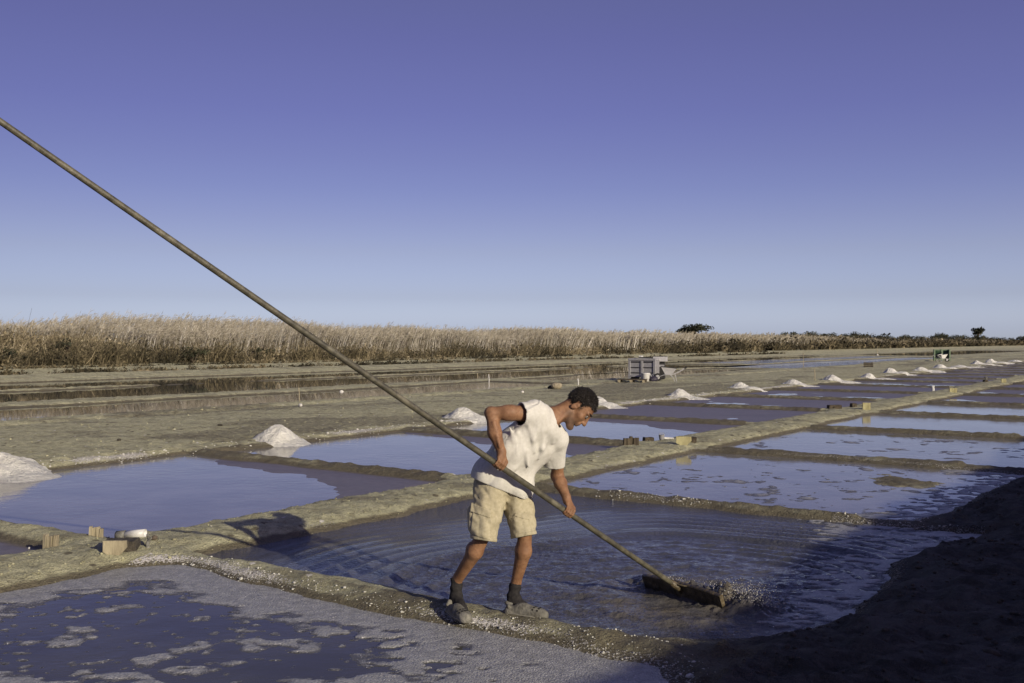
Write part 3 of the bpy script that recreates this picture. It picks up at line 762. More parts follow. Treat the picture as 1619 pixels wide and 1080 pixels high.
scrub_belt(14, 130, 2600, 47, .16, .03, 46.2, 46.9, 1, .25, 'low dark samphire row on the outer mud rib')
scrub_belt(14, 130, 2600, 49, .18, .03, 48.6, 49.3, 1, .3, 'low dark samphire row under the scrub')
def leaf_clump(r, cx, cy, cz, rx, ry, rz, n, s, tint, sd_=.22):
    d = r.normal(0, 1, (n, 3)); d /= np.linalg.norm(d, axis=1)[:, None]; q = r.random(n) ** .45
    c = np.stack([cx + d[:, 0] * q * rx, cy + d[:, 1] * q * ry, cz + d[:, 2] * q * rz], -1)
    e1 = r.normal(0, 1, (n, 3)) * s; e2 = r.normal(0, 1, (n, 3)) * s
    V = np.stack([c - e1, c + e2 * .6, c + e1, c - e2 * .6], 1).reshape(-1, 3)
    return V, np.arange(n * 4).reshape(n, 4), np.repeat(np.clip(tint + r.normal(0, sd_, n), 0, 1), 4)
def shrub_mesh(seed, w, h, n, s, tint):
    r = np.random.default_rng(seed); parts = []
    for k in range(9):
        a = r.uniform(0, 6.28); q = r.uniform(.1, .75) * w / 2; zz = r.uniform(.25, .85) * h
        parts.append(leaf_clump(r, math.cos(a) * q, math.sin(a) * q, zz, w * .2, w * .2, h * .2, n // 9, s, tint + r.normal(0, .12)))
    st = MB()
    for k in range(6):
        a = r.uniform(0, 6.28); st.path([(0, 0, -.05), (math.cos(a) * w * .12, math.sin(a) * w * .12, h * .4), (math.cos(a) * w * .3, math.sin(a) * w * .3, h * .8)], [.03 * h, .02 * h, .006 * h], 5)
    V, F, T = stack(parts)
    return new_mesh('crown', V, F, False, {'tint': T}), st
def shrub(name, label, cat, px, py, Y, w, h, seed, group, n=380, s=.05, tint=.35, mat='leaf', z=None):
    x = (px - 809.5) / FPX * Y; zz = gz(x, Y) if z is None else z
    t = thing(name, label, cat, (x, Y, zz), 0, group)
    cm, st = shrub_mesh(seed, w, h, n, s, tint)
    link('crown', cm, M[mat], t); st.build('stem', M['bark'], t); return t
SG = 'dark shrubs in front of the reeds'
for q in [(32, 60.5, 2.3, 1.15, .2, 'dark shrub low at the left end of the reeds, nearest the left frame edge'),
          (118, 62, 2.6, 1.2, .25, 'dark rounded shrub showing above the tawny grass left of the tall reeds'),
          (98, 55, 1.9, 1.45, .3, 'upright dark bush halfway down the tawny grass hump'),
          (8, 52, 2.0, 1.0, .25, 'dark olive bush at the foot of the hump on the left frame edge'),
          (155, 56.5, 2.6, .8, .3, 'wide low dark bush at the foot of the first reeds'),
          (306, 60, 2.2, 1.0, .4, 'olive bush at the water foot of the tallest reeds'),
          (418, 66, 2.0, .9, .25, 'low dark bush just left of the rake pole under the reeds'),
          (215, 58.5, 1.8, .7, .15, 'small dark bush under the bending reeds')]:
    shrub('shrub', q[5], 'shrub', q[0], 0, q[1], q[2], q[3], int(q[0]) + 5, SG, 420, .05, q[4])
for q in [(822, 101, 3.8, 2.1, .12, 'dark evergreen bush rising among the reeds, left one of the pair above the rock'),
          (851, 103, 4.2, 2.1, .12, 'dark evergreen bush rising among the reeds, right one of the pair above the rock')]:
    shrub('shrub', q[5], 'shrub', q[0], 0, q[1], q[2], q[3], int(q[0]) + 5, SG, 520, .09, q[4])
def tree(name, label, px, Y, top_py, w, kind, seed, group=None, n=700, s=.16, tint=.3):
    x = (px - 809.5) / FPX * Y; z0 = gz(x, Y); H = CAM_Z + (540 - top_py) / FPX * Y - z0
    t = thing(name, label, 'tree', (x, Y, z0), 0, group); r = np.random.default_rng(seed)
    tr = MB(); tr.path([(0, 0, -.1), (.03 * H, 0, H * .35), (-.02 * H, .02 * H, H * .62), (.02 * H, 0, H * .86)], [.05 * H, .038 * H, .026 * H, .01 * H], 7)
    parts = []
    for k in range(13):
        a = r.uniform(0, 6.28); q = r.uniform(.15, .8) * w / 2
        zz = H * (r.uniform(.66, .93) if kind == 'umbrella' else r.uniform(.35, .9))
        c = (math.cos(a) * q, math.sin(a) * q, zz)
        tr.path([(0, 0, H * .5), (c[0] * .5, c[1] * .5, H * .5 + (zz - H * .5) * .6), c], [.02 * H, .014 * H, .006 * H], 5)
        fl = .13 if kind == 'umbrella' else .2
        parts.append(leaf_clump(r, *c, w * .2, w * .2, H * fl, n // 13, s, tint + r.normal(0, .12)))
    V, F, T = stack(parts); link('crown', new_mesh('crown', V, F, False, {'tint': T}), M['leaf'], t); tr.build('trunk', M['bark'], t); return t
tree('broad_tree', 'broad dark tree with a low flat crown rising behind the reeds near the middle', 1098, 165, 513, 6.6, 'umbrella', 301, None, 1300, .13, .2)
tree('umbrella_pine', 'umbrella pine standing alone above the far treeline at the right', 1547, 318, 519, 4.2, 'umbrella', 302, None, 800, .2, .2)
# low trees of the far edge: a few built once, then copied
protos = []
rt = random.Random(17)
TG = 'low trees and bushes along the far right horizon'
TL = 'small round dark tree in the low far row along the right horizon'
for i in range(4):
    protos.append(tree('low_tree', TL, 1250 + i * 24, 200 + 12 * i, 525 + i % 3, 4.6 + .6 * (i % 3), 'round', 310 + i, TG, 700, .11, .32 + .08 * (i % 3)))
for i in range(26):
    px = 1235 + 402 * (i + rt.uniform(.1, .9)) / 26
    Y = 168 + 175 * (px - 1235) / 400 + rt.uniform(-8, 14)
    c = copy_tree(protos[i % 4]); x = (px - 809.5) / FPX * Y
    c.location = (x, Y, gz(x, Y)); c.rotation_euler = (0, 0, rt.uniform(0, 6.28)); k = rt.uniform(.7, 1.12) * (.85 + .25 * (px - 1235) / 400); c.scale = (k * 1.1, k * 1.1, k)

# ------------------------------------------------------------------ salt heaps
def heap(px, py, H, rad, tail, seed, label, flat=False):
    x, y = at(px, py, .12); r = random.Random(seed); n, m = 56, 30
    t = Vector((E2[0], E2[1])); V = []; F = []
    o = [r.uniform(0, 50) for _ in range(4)]
    # profile: steep rounded cone plus a thin apron raked towards the pan
    ang = np.linspace(0, 2 * np.pi, n, endpoint=False)[None, :]; rho = (np.linspace(0, 1, m) ** .85)[:, None]
    ext = rad * (1.35 + (tail - .35) * np.clip(np.cos(ang), 0, 1) ** 2.2)
    a = rho * ext * np.cos(ang); b = rho * rad * 1.35 * np.sin(ang)
    dd = np.hypot(a, b * 1.0) / rad + .22 * fbm(a * 2 / rad + o[0], b * 2 / rad + o[1], 3, seed)
    cone = H * (1 - sstep(.0, 1.12, np.sqrt(dd ** 2 + .012))) if not flat else H * (1 - sstep(0, 1.4, dd))
    cone = H * np.clip(1.04 - np.sqrt(dd ** 2 * .95 + .03), 0, 1) ** .92 if not flat else cone
    apron = .30 * H * np.exp(-((a - .75 * rad * tail * .8) / (.75 * rad * tail * .6)) ** 2 - (b / (rad * .75)) ** 2) if tail > 0 else 0
    z = np.maximum(cone, apron) + .035 * H * fbm(a * 9 / rad + o[2], b * 9 / rad, 3, seed + 3) + .012 * H
    z = z * sstep(1.0, .82, rho) - .03 * sstep(.82, 1.0, rho)
    X = a * t.x - b * t.y * -1 * -1; Yy = a * t.y + b * t.x
    X = a * t.x - b * t.y
    g = ground_z(x + X.ravel(), y + Yy.ravel()).reshape(X.shape); g0 = gz(x, y)
    Zz = np.maximum(g - g0, -.11) + z
    for i in range(m):
        for j in range(n): V.append((X[i, j], Yy[i, j], Zz[i, j]))
    for i in range(m - 1):
        for j in range(n): F.append((i * n + j, (i + 1) * n + j, (i + 1) * n + (j + 1) % n, i * n + (j + 1) % n))
    h = link('salt_heap', new_mesh('salt_heap', V, F, True), M['salt']); h.location = (x, y, g0)
    return tag(h, label, 'salt heap', 'white salt heaps along the far side of the pans')
heap(14, 738, 0.316, 0.518, 1.4, 1, 'large white salt heap cut by the left frame edge')
heap(443, 691, 0.282, 0.411, 1.25, 2, 'white salt heap left of the rake pole, mirrored in the pond below')
heap(732, 658, 0.256, 0.411, 1.6, 3, 'white salt heap just behind the elbow of the worker')
heap(943, 637, 0.239, 0.411, 1.7, 4, 'white salt heap partly hidden by the head of the worker')
heap(1076, 624.5, 0.249, 0.370, 2.1, 5, 'white salt heap in front of the wheelbarrow')
heap(1170, 613, 0.232, 0.370, 2.1, 6, 'white salt heap between the wheelbarrow and the thin stake at the pan edge')
heap(1254, 606, 0.215, 0.386, 2.2, 7, 'low white salt heap just left of the thin stake at the pan edge')
heap(1316, 600, 0.267, 0.403, 2.6, 8, 'white salt heap just right of the thin stake at the pan edge')
heap(1374, 595.5, 0.241, 0.386, 2.8, 9, 'white salt heap below the pair of dark crates, to their right')
heap(1408, 589.5, 0.318, 0.386, 3.0, 10, 'pointed white salt heap halfway from the dark crates to the green bin')
heap(1456, 585.5, 0.258, 0.420, 2.6, 11, 'white salt heap with a long tail just left below the green bin')
heap(1487, 581.5, 0.284, 0.420, 2.9, 12, 'small white salt heap just below the green bin')
heap(1518, 579.5, 0.120, 0.504, 3.0, 13, 'very flat spread of salt just right below the green bin', True)
heap(1545, 575.5, 0.292, 0.462, 3.2, 14, 'small pointed salt heap below the umbrella pine')
heap(1567, 573.3, 0.344, 0.462, 3.2, 15, 'last pointed salt heap right of the umbrella pine')
heap(1606, 571.0, 0.138, 0.588, 3.2, 16, 'flat white salt spread at the right frame edge', True)

# ------------------------------------------------------------------ implicit modelling for the worker
class Field:
    def __init__(s, lo, hi, h):
        s.lo = np.array(lo, float); s.h = h; n = np.ceil((np.array(hi) - s.lo) / h).astype(int) + 1
        s.ax = [s.lo[i] + np.arange(n[i]) * h for i in range(3)]; s.a = np.full(n, 1.0, np.float32)
    def sl(s, lo, hi):
        i0 = np.clip(np.floor((np.array(lo) - s.lo) / s.h).astype(int), 0, np.array(s.a.shape) - 1)
        i1 = np.clip(np.ceil((np.array(hi) - s.lo) / s.h).astype(int) + 1, 1, np.array(s.a.shape))
        return tuple(slice(a, b) for a, b in zip(i0, i1))
    def grid(s, sl):
        return np.meshgrid(*[s.ax[i][sl[i]] for i in range(3)], indexing='ij')
    def op(s, fn, lo, hi, k, mode='add'):
        m = .03 + k; sl = s.sl(np.array(lo) - m, np.array(hi) + m)
        if any(q.stop <= q.start for q in sl): return
        X, Y, Z_ = s.grid(sl); d = fn(X, Y, Z_).astype(np.float32); a = s.a[sl]
        if mode == 'sub':
            hh = np.clip(.5 - .5 * (a + d) / k, 0, 1); s.a[sl] = a * (1 - hh) - d * hh + k * hh * (1 - hh)
        else:
            hh = np.clip(.5 + .5 * (a - d) / k, 0, 1); s.a[sl] = a * (1 - hh) + d * hh - k * hh * (1 - hh)
    def cap(s, a, b, r1, r2=None, k=.02, mode='add'):
        r2 = r1 if r2 is None else r2; a = np.array(a, float); b = np.array(b, float); ba = b - a; L = max(ba @ ba, 1e-9)
        def f(X, Y, Z_):
            x = X - a[0]; y = Y - a[1]; z = Z_ - a[2]; t = np.clip((x * ba[0] + y * ba[1] + z * ba[2]) / L, 0, 1)
            return np.sqrt((x - t * ba[0]) ** 2 + (y - t * ba[1]) ** 2 + (z - t * ba[2]) ** 2) - (r1 + (r2 - r1) * t)
        rr = max(r1, r2); s.op(f, np.minimum(a, b) - rr, np.maximum(a, b) + rr, k, mode); return s
    def ell(s, c, axes, rad, k=.02, mode='add', power=2.0):
        """ellipsoid with unit axes (rows) and radii"""
        c = np.array(c, float); A = np.array(axes, float); rad = np.array(rad, float)
        def f(X, Y, Z_):
            x = X - c[0]; y = Y - c[1]; z = Z_ - c[2]; q = [(A[i][0] * x + A[i][1] * y + A[i][2] * z) / rad[i] for i in range(3)]
            n = (np.abs(q[0]) ** power + np.abs(q[1]) ** power + np.abs(q[2]) ** power) ** (1 / power)
            g = np.sqrt(sum((q[i] / rad[i]) ** 2 for i in range(3))) + 1e-6
            return n * (n - 1) / np.maximum(g * 1.0, 1e-6) if power == 2.0 else (n - 1) * rad.min()
        rr = rad.max(); s.op(f, c - rr, c + rr, k, mode); return s
    def sph(s, c, r, k=.02, mode='add'): return s.cap(c, np.array(c) + 1e-5, r, r, k, mode)
    def apply(s, fn):
        X, Y, Z_ = np.meshgrid(*s.ax, indexing='ij'); s.a = fn(s.a, X, Y, Z_).astype(np.float32); return s
    def mesh(s, smooth=1):
        a = s.a; ins = a < 0; nx, ny, nz = a.shape
        c = np.zeros((nx - 1, ny - 1, nz - 1), np.int8)
        for dx in (0, 1):
            for dy in (0, 1):
                for dz in (0, 1): c += ins[dx:nx - 1 + dx, dy:ny - 1 + dy, dz:nz - 1 + dz]
        cells = np.argwhere((c > 0) & (c < 8)); n = len(cells)
        vid = np.full(c.shape, -1, np.int32); vid[tuple(cells.T)] = np.arange(n)
        acc = np.zeros((n, 3)); cnt = np.zeros(n)
        i, j, k = cells.T
        for ax in range(3):
            o = [q for q in range(3) if q != ax]
            for p in (0, 1):
                for q in (0, 1):
                    d0 = [0, 0, 0]; d0[o[0]] = p; d0[o[1]] = q; d1 = list(d0); d1[ax] = 1
                    A = a[i + d0[0], j + d0[1], k + d0[2]]; B = a[i + d1[0], j + d1[1], k + d1[2]]
                    m = (A < 0) != (B < 0); t = np.where(m, A / np.where(A - B == 0, 1, A - B), 0)
                    pt = np.zeros((n, 3)); pt[:, o[0]] = p; pt[:, o[1]] = q; pt[:, ax] = t
                    acc[m] += pt[m]; cnt[m] += 1
        V = s.lo + (cells + acc / np.maximum(cnt, 1)[:, None]) * s.h
        Fs = []
        for ax in range(3):
            o = [(1, 2), (2, 0), (0, 1)][ax]
            A = ins.take(range(0, a.shape[ax] - 1), ax); B = ins.take(range(1, a.shape[ax]), ax)
            e = np.argwhere(A != B)
            ok = (e[:, o[0]] > 0) & (e[:, o[1]] > 0) & (e[:, o[0]] < c.shape[o[0]]) & (e[:, o[1]] < c.shape[o[1]]); e = e[ok]
            qs = []
            for p, q in ((1, 1), (0, 1), (0, 0), (1, 0)):
                f = e.copy(); f[:, o[0]] -= p; f[:, o[1]] -= q; qs.append(vid[tuple(f.T)])
            qd = np.stack(qs, 1); flip = ~A[tuple(e.T)]; qd[flip] = qd[flip][:, ::-1]; Fs.append(qd)
        F = np.concatenate(Fs); F = F[(F >= 0).all(1)]
        for _ in range(smooth):
            S = np.zeros_like(V); C = np.zeros(n)
            for p in range(4):
                for q in (1, 3):
                    np.add.at(S, F[:, p], V[F[:, (p + q) % 4]]); np.add.at(C, F[:, p], 1)
            V = V * .45 + .55 * S / np.maximum(C, 1)[:, None]
        return V, F

def unit(v): v = np.array(v, float); return v / np.linalg.norm(v)

# pole line of the rake: from the board in the water through both hands
RK0 = np.array([RAKE[0], RAKE[1], .06]); HR = P(788, 733, 6.15); PD = unit(HR - RK0)
def pole_at_px(px):
    kx = (px - 809.5) / FPX; t = (kx * RK0[1] - RK0[0]) / (PD[0] - kx * PD[1]); return RK0 + PD * t
HL = pole_at_px(897)
R_POLE = .0195

# skeleton, from the photograph's joints
J = dict(pel=P(797, 765, 6.45), hipR=P(783, 772, 6.40), hipL=P(813, 772, 6.52), kneeR=P(769, 836, 6.265), kneeL=P(831, 832, 6.355),
         ankR=P(722, 919, 6.46), ankL=P(816, 921, 6.45), shR=P(847, 654, 6.27), shL=P(883, 697, 6.47), elR=P(777, 653, 6.20),
         elL=P(881, 752, 6.60), neck=P(868, 660, 6.37), head=P(911, 643, 6.36))
HF = unit([.53, -.20, -.82]); HU = np.array([.82, 0, .53]); HU = unit(HU - HF * (HU @ HF)); HS = np.cross(HU, HF) * 1.0
if HS[1] > 0: HS = -HS                     # side vector towards the camera: his right ear
hc = J['head'] + np.array([0, .07, 0]) * 0 + HS * -.072
def H(f, u, s=0.0): return hc + HF * f + HU * u + HS * s
def build_hand(F, C, wrist, curl, back, scale=1.0):
    """a fist round the pole at C: palm, four jointed fingers of unequal length, thumb on the other side"""
    a = wrist - C; a = unit(a - PD * (a @ PD))
    b = np.cross(PD, a)
    if b @ back < 0: b = -b
    rp = R_POLE; fr = .0088 * scale
    def ring(th, rad): return a * (math.cos(th) * rad) + b * (math.sin(th) * rad)
    kn = []
    along = unit(PD) * (1 if curl > 0 else -1)
    for i, (off, L, fk) in enumerate(((-.031, .95, 1.0), (-.010, 1.0, 1.04), (.011, .96, 1.0), (.030, .82, .88))):
        o = along * off * scale; rr = rp + fr * fk * .95
        k0 = C + o + ring(.55, rr + .010); k1 = C + o + ring(.55 + .75 * L, rr + .006); k2 = C + o + ring(.55 + 1.75 * L, rr + .001); k3 = C + o + ring(.55 + 2.75 * L, rr); k4 = C + o + ring(.55 + 3.5 * L, rr)
        F.cap(k0, k1, fr * fk * 1.12, fr * fk * 1.08, .006).cap(k1, k2, fr * fk * 1.05, fr * fk * .98, .003).cap(k2, k3, fr * fk * .98, fr * fk * .92, .003).cap(k3, k4, fr * fk * .92, fr * fk * .78, .003)
        kn.append(k0)
    for k in kn:
        F.cap(wrist + (k - wrist) * .12, k, .019, .0125, .010)
        F.sph(k, .0118, .005)
    th0 = wrist + (C - wrist) * .42 + along * -.022
    t1 = C + along * -.040 + ring(-.35, rp + .016); t2 = C + along * -.028 + ring(-1.3, rp + .0105); t3 = C + along * -.012 + ring(-2.2, rp + .0095)
    F.cap(th0, t1, .0165, .0125, .010).cap(t1, t2, .0118, .0105, .004).cap(t2, t3, .0104, .0082, .003)

wrR = P(793, 715, 6.15) + np.array([0, .008, 0]); wrL = P(895.5, 786, 6.475)
def body_field():
    F = Field((-.55, 5.95, .02), (.72, 6.82, 1.62), .0046)
    c = F.cap
    # skull and face
    F.ell(H(-.004, .048), (HF, HU, HS), (.095, .088, .073), .02)
    F.ell(H(.042, -.018), (HF, HU, HS), (.054, .084, .058), .03)
    for s_ in (-1, 1):
        c(H(.0, -.055, .048 * s_), H(.066, -.102, .020 * s_), .024, .020, .022)
        F.sph(H(.062, -.012, .042 * s_), .020, .018)
        c(H(.088, .040, .012 * s_), H(.078, .040, .046 * s_), .0105, .0095, .012)
        F.sph(H(.099, .020, .031 * s_), .0115, .010, 'sub')
        F.ell(H(-.006, -.002, .079 * s_), (unit(HF + HU * -.2 + HS * .35 * s_), HU, HS), (.019, .032, .009), .006)
        F.sph(H(-.002, .002, .092 * s_), .0095, .006, 'sub')
        F.sph(H(.103, -.021, .010 * s_), .0085, .006)
        # cheek furrow
        c(H(.094, -.025, .024 * s_), H(.086, -.060, .032 * s_), .0035, .0035, .006, 'sub')
    c(H(.094, .030), H(.116, -.016), .0088, .0118, .010); F.sph(H(.117, -.019), .0125, .006)
    c(H(.092, -.044, -.012), H(.092, -.044, .012), .013, .013, .010)
    c(H(.096, -.054, -.018), H(.096, -.054, .018), .0062, .0062, .004); c(H(.093, -.066, -.015), H(.093, -.066, .015), .0070, .0070, .004)
    c(H(.103, -.060, -.022), H(.103, -.060, .022), .0028, .0028, .003, 'sub')
    F.sph(H(.080, -.103), .0225, .015)
    # neck
    c(H(-.028, -.035), J['neck'] + [-.01, 0, -.02], .052, .062, .03)
    c(H(-.01, -.03, .035), J['neck'] + [.025, -.06, -.045], .016, .014, .018)
    # trunk (under the shirt and shorts)
    c(J['pel'], P(815, 712, 6.42), .085, .075, .04); c(P(815, 712, 6.42), P(852, 678, 6.38), .075, .065, .04)
    c(J['shR'], J['shL'], .050, .048, .04); c(J['neck'], P(858, 676, 6.38), .058, .06, .04)
    c(J['hipR'], J['hipL'], .095, .095, .03)
    # right arm
    c(J['shR'], J['elR'] + [.10, .0, 0], .052, .047, .03); c(J['elR'] + [.12, 0, .004], J['elR'], .046, .037, .02)
    F.sph(J['elR'] + [-.008, 0, .004], .036, .015)
    m = P(782, 684, 6.18); c(J['elR'] + [.004, 0, -.01], m, .039, .043, .02); c(m, wrR, .042, .0275, .02); c(wrR, wrR + (HR - wrR) * .3, .027, .026, .015)
    c(P(781, 668, 6.155), P(790, 706, 6.13), .013, .009, .012)
    build_hand(F, HR, wrR + np.array([0, -.004, .004]), 1, np.array([0, -1, .1]))
    # left arm
    c(J['shL'], J['elL'], .047, .040, .03); F.sph(J['elL'], .039, .015)
    m = J['elL'] + (wrL - J['elL']) * .35; c(J['elL'], m, .038, .041, .02); c(m, wrL, .041, .0265, .02); c(wrL, wrL + (HL - wrL) * .3, .026, .025, .015)
    build_hand(F, HL, wrL, 1, np.array([.6, -1, .2]))
    # legs
    for hp, kn, cf, an, fr_ in ((J['hipR'], J['kneeR'], P(751, 872, 6.30), J['ankR'], 0), (J['hipL'], J['kneeL'], P(828, 872, 6.37), J['ankL'], 1)):
        c(hp, kn, .070, .047, .03); F.sph(kn + [0, -.002, .0], .041, .02)
        c(kn, cf, .043, .049, .02); c(cf, an, .050, .031, .02); F.sph(cf + np.array([-.012 + .004 * fr_, .028, .015]), .042, .03)
        sh = kn + [0, -.02, -.03]; c(sh, an + [0, -.012, .03], .03, .02, .02)
    c(J['ankR'], P(722, 948, 6.44), .030, .033, .02); c(P(722, 950, 6.43), P(728, 960, 6.37), .028, .022, .02)
    c(J['ankL'], P(812, 948, 6.44), .030, .033, .02); c(P(812, 954, 6.44), P(848, 966, 6.36), .030, .022, .02)
    return F
def shell_cut(F, inner, cuts, k=.004):
    """keep a thin skin between F and inner and trim it with planes (point, outward normal, optional ball radius)"""
    a = np.maximum(F.a, -inner)
    X, Y, Z_ = np.meshgrid(*F.ax, indexing='ij')
    for p, n, rad in cuts:
        n = unit(n); d = (X - p[0]) * n[0] + (Y - p[1]) * n[1] + (Z_ - p[2]) * n[2]
        if rad:
            q = p + n * .055 + np.array([0, 0, .02]) * (n[2] > -.5); d = np.minimum(d, rad - np.sqrt((X - q[0]) ** 2 + (Y - q[1]) ** 2 + (Z_ - q[2]) ** 2))
        a = np.maximum(a, d)
    F.a = a.astype(np.float32); return F

SLV_R = P(824, 655, 6.22); SLV_L = P(876, 737, 6.565)
def shirt_field():
    F = Field((-.33, 6.02, .72), (.42, 6.75, 1.50), .0046); c = F.cap
    c(P(779, 752, 6.37), P(812, 706, 6.33), .112, .115, .05); c(P(812, 706, 6.33), P(843, 669, 6.30), .115, .100, .05)
    c(P(792, 752, 6.40), P(828, 708, 6.39), .118, .118, .05); c(P(828, 708, 6.39), P(858, 676, 6.37), .118, .092, .05)
    c(P(805, 755, 6.50), P(845, 712, 6.47), .115, .108, .05); c(P(845, 712, 6.47), P(873, 692, 6.46), .105, .088, .05)
    c(P(846, 652, 6.28), P(882, 692, 6.47), .078, .072, .04); c(P(850, 655, 6.34), P(866, 664, 6.37), .080, .072, .03)
    c(P(848, 655, 6.27), P(818, 655, 6.21), .076, .074, .03)
    c(P(882, 697, 6.47), P(873, 743, 6.585), .068, .066, .03)
    c(P(826, 736, 6.38), P(832, 752, 6.40), .062, .05, .05)
    c(P(775, 748, 6.36), P(818, 772, 6.40), .105, .098, .05); c(P(800, 752, 6.5), P(824, 772, 6.46), .105, .085, .05)
    for a_, b_, r_ in ((P(806, 676, 6.235), P(818, 716, 6.235), .017), (P(818, 684, 6.225), P(836, 738, 6.29), .015), (P(836, 672, 6.215), P(846, 716, 6.28), .014), (P(792, 704, 6.265), P(808, 742, 6.27), .016), (P(858, 690, 6.29), P(852, 726, 6.335), .014), (P(822, 726, 6.28), P(800, 752, 6.28), .014), (P(862, 648, 6.27), P(874, 700, 6.37), .011)):
        a_ = a_ + [0, -.010, 0]; b_ = b_ + [0, -.010, 0]
        c(a_, (a_ + b_) / 2 + [.008, -.004, 0], r_ * .6, r_, .022); c((a_ + b_) / 2 + [.008, -.004, 0], b_, r_, r_ * .5, .022)
    g = unit(P(795, 750, 6.36) - P(850, 650, 6.27)); side = unit(np.cross(g, [0, 1, 0]))
    o = P(850, 655, 6.27)
    def fold(a, X, Y, Z_):
        x, y, z = X - o[0], Y - o[1], Z_ - o[2]
        l = x * g[0] + y * g[1] + z * g[2]; w = x * side[0] + y * side[1] + z * side[2]
        th = np.arctan2(w, np.maximum(l + .10, .03)); rr = np.sqrt(x * x + y * y + z * z)
        n = -np.abs(noise3(th * 4.2 + 3, rr * 1.6, y * 3, 5)) * .055 + noise3(th * 9 + 1, rr * 2.5, y * 6, 6) * .014
        n += noise3(x * 12 + z * 8, y * 8, z * 16 - x * 8, 8) * .006
        n = (n + .008) * sstep(.03, .2, rr)
        near_hem = sstep(.97, .80, Z_)
        n += near_hem * noise3(x * 22, y * 14, z * 9, 9) * .012
        return a + n
    F.apply(fold)
    inner = F.a + .0085
    hemp = P(785, 772, 6.3)
    hem_n = np.array([-.42, -.10, -1.0])
    cuts = [(SLV_R, unit(SLV_R - P(848, 655, 6.27)) + np.array([0, 0, -.05]), .100), (SLV_L, unit(np.array([-.05, .25, -1])), .13), (hemp, hem_n, 0)]
    shell_cut(F, inner, cuts)
    # neck opening
    npt = P(871, 662, 6.36); na = unit(H(-.02, -.03) - npt)
    F.cap(npt + na * .052 + np.array([.010, -.012, -.012]), npt + na * .25, .064, .075, .006, 'sub')
    return F
def shorts_field():
    F = Field((-.34, 6.02, .44), (.30, 6.72, 1.02), .0046); c = F.cap
    c(P(779, 762, 6.40), P(765, 848, 6.235), .118, .083, .03); c(P(813, 766, 6.50), P(829, 845, 6.315), .114, .083, .03)
    c(P(784, 757, 6.40), P(812, 760, 6.49), .122, .118, .04)
    c(P(752, 808, 6.30), P(751, 836, 6.25), .045, .045, .03)       # cargo pocket bulge
    def fold(a, X, Y, Z_):
        n = -np.abs(noise3(X * 15 + Z_ * 7, Y * 12, Z_ * 5 - X * 6, 15)) * .034 + .006 + noise3(X * 30 + Z_ * 20, Y * 22, Z_ * 22, 16) * .012 + noise3(X * 9, Y * 9, Z_ * 18, 17) * .014
        return a + n
    F.apply(fold); base = F.a.copy(); inner = base + .0085
    aR = unit(P(765, 848, 6.235) - P(779, 762, 6.40)); aL = unit(P(829, 845, 6.33) - P(813, 766, 6.50))
    X, Y, Z_ = np.meshgrid(*F.ax, indexing='ij')
    pR = P(763, 854, 6.23); pL = P(829, 848, 6.33)
    dR = (X - pR[0]) * aR[0] + (Y - pR[1]) * aR[1] * .4 + (Z_ - pR[2]) * (aR[2] - .1)
    dL = (X - pL[0]) * aL[0] + (Y - pL[1]) * aL[1] * .4 + (Z_ - pL[2]) * (aL[2] - .1)
    mid = (P(797, 840, 6.28))[0]
    cut = np.where(X < mid, dR, dL)
    top = Z_ - P(0, 751, 6.4)[2] - .02 - (X + .1) * -.25
    out = {}
    out['shorts'] = np.maximum(np.maximum(np.maximum(base, -inner), cut), top)
    out['hem'] = np.maximum(np.maximum(np.maximum(base - .0035, -inner), cut - .001), -cut - .022)
    def patch(px0, px1, py0, py1, lift, skew=0.0):
        a0 = P(px0, py0, 6.24); a1 = P(px1, py1, 6.24)
        zc = (Z_ - a1[2]) * skew
        r_ = np.maximum(np.maximum(a0[0] - X + zc, X - zc - a1[0]), np.maximum(a1[2] - Z_ + (X - a0[0]) * -.25, Z_ - a0[2] - (X - a0[0]) * -.25))
        return np.maximum(np.maximum(np.maximum(base - lift, -(base - lift + .012)), r_), Y - 6.30)
    out['pocket'] = patch(744, 776, 802, 842, .0065, .1)
    out['pocket_flap'] = patch(743, 777.5, 796, 809, .0115, .1)
    out['pocket.001'] = patch(812, 838, 800, 818, .0045, 0)
    return F, out
def skin_material():
    k = NT('skin'); n = k.noise(14, 3); n2 = k.noise(70, 3); st = k.attr('stubble')
    c = k.mix(k.ss(n, .35, .65), (.18, .092, .047), (.255, .138, .074)); c = k.mix(k.math('MULTIPLY', k.ss(n2, .45, .65), .35), c, (.14, .062, .034))
    c = k.mix(k.math('MULTIPLY', st, .62), c, (.07, .052, .042))
    k.set(Base_Color=c, Roughness=.62, Specular_IOR_Level=.35, Subsurface_Weight=.05, Subsurface_Radius=(.01, .004, .002)); k.bump(n2, .0022); return k.m
def cloth_material(name, c1, c2, dirt, weave=420):
    k = NT(name); n = k.noise(7, 4, .6); n2 = k.noise(60, 3); w = k.noise(weave, 2)
    c = k.mix(k.ss(n2, .3, .7), c1, c2); c = k.mix(k.math('MULTIPLY', k.ss(n, .55, .72), .5), c, dirt)
    k.set(Base_Color=c, Roughness=.92, Specular_IOR_Level=.15); k.bump(k.math('ADD', k.noise(16, 2, .4, (1.6, 1, .6), .5), k.math('MULTIPLY', w, .06)), .007, .8); return k.m
M['skin'] = skin_material()
M['shirt'] = cloth_material('cotton', (.53, .52, .47), (.585, .575, .53), (.47, .45, .39))
M['shorts'] = cloth_material('khaki', (.34, .305, .205), (.41, .37, .26), (.24, .21, .14))
M['sock'] = cloth_material('sock', (.018, .017, .018), (.03, .028, .028), (.06, .055, .05))
M['clog'] = simple('clog', (.15, .145, .125), (.095, .09, .075), 30, .8, .01, dirt=(.22, .21, .18))
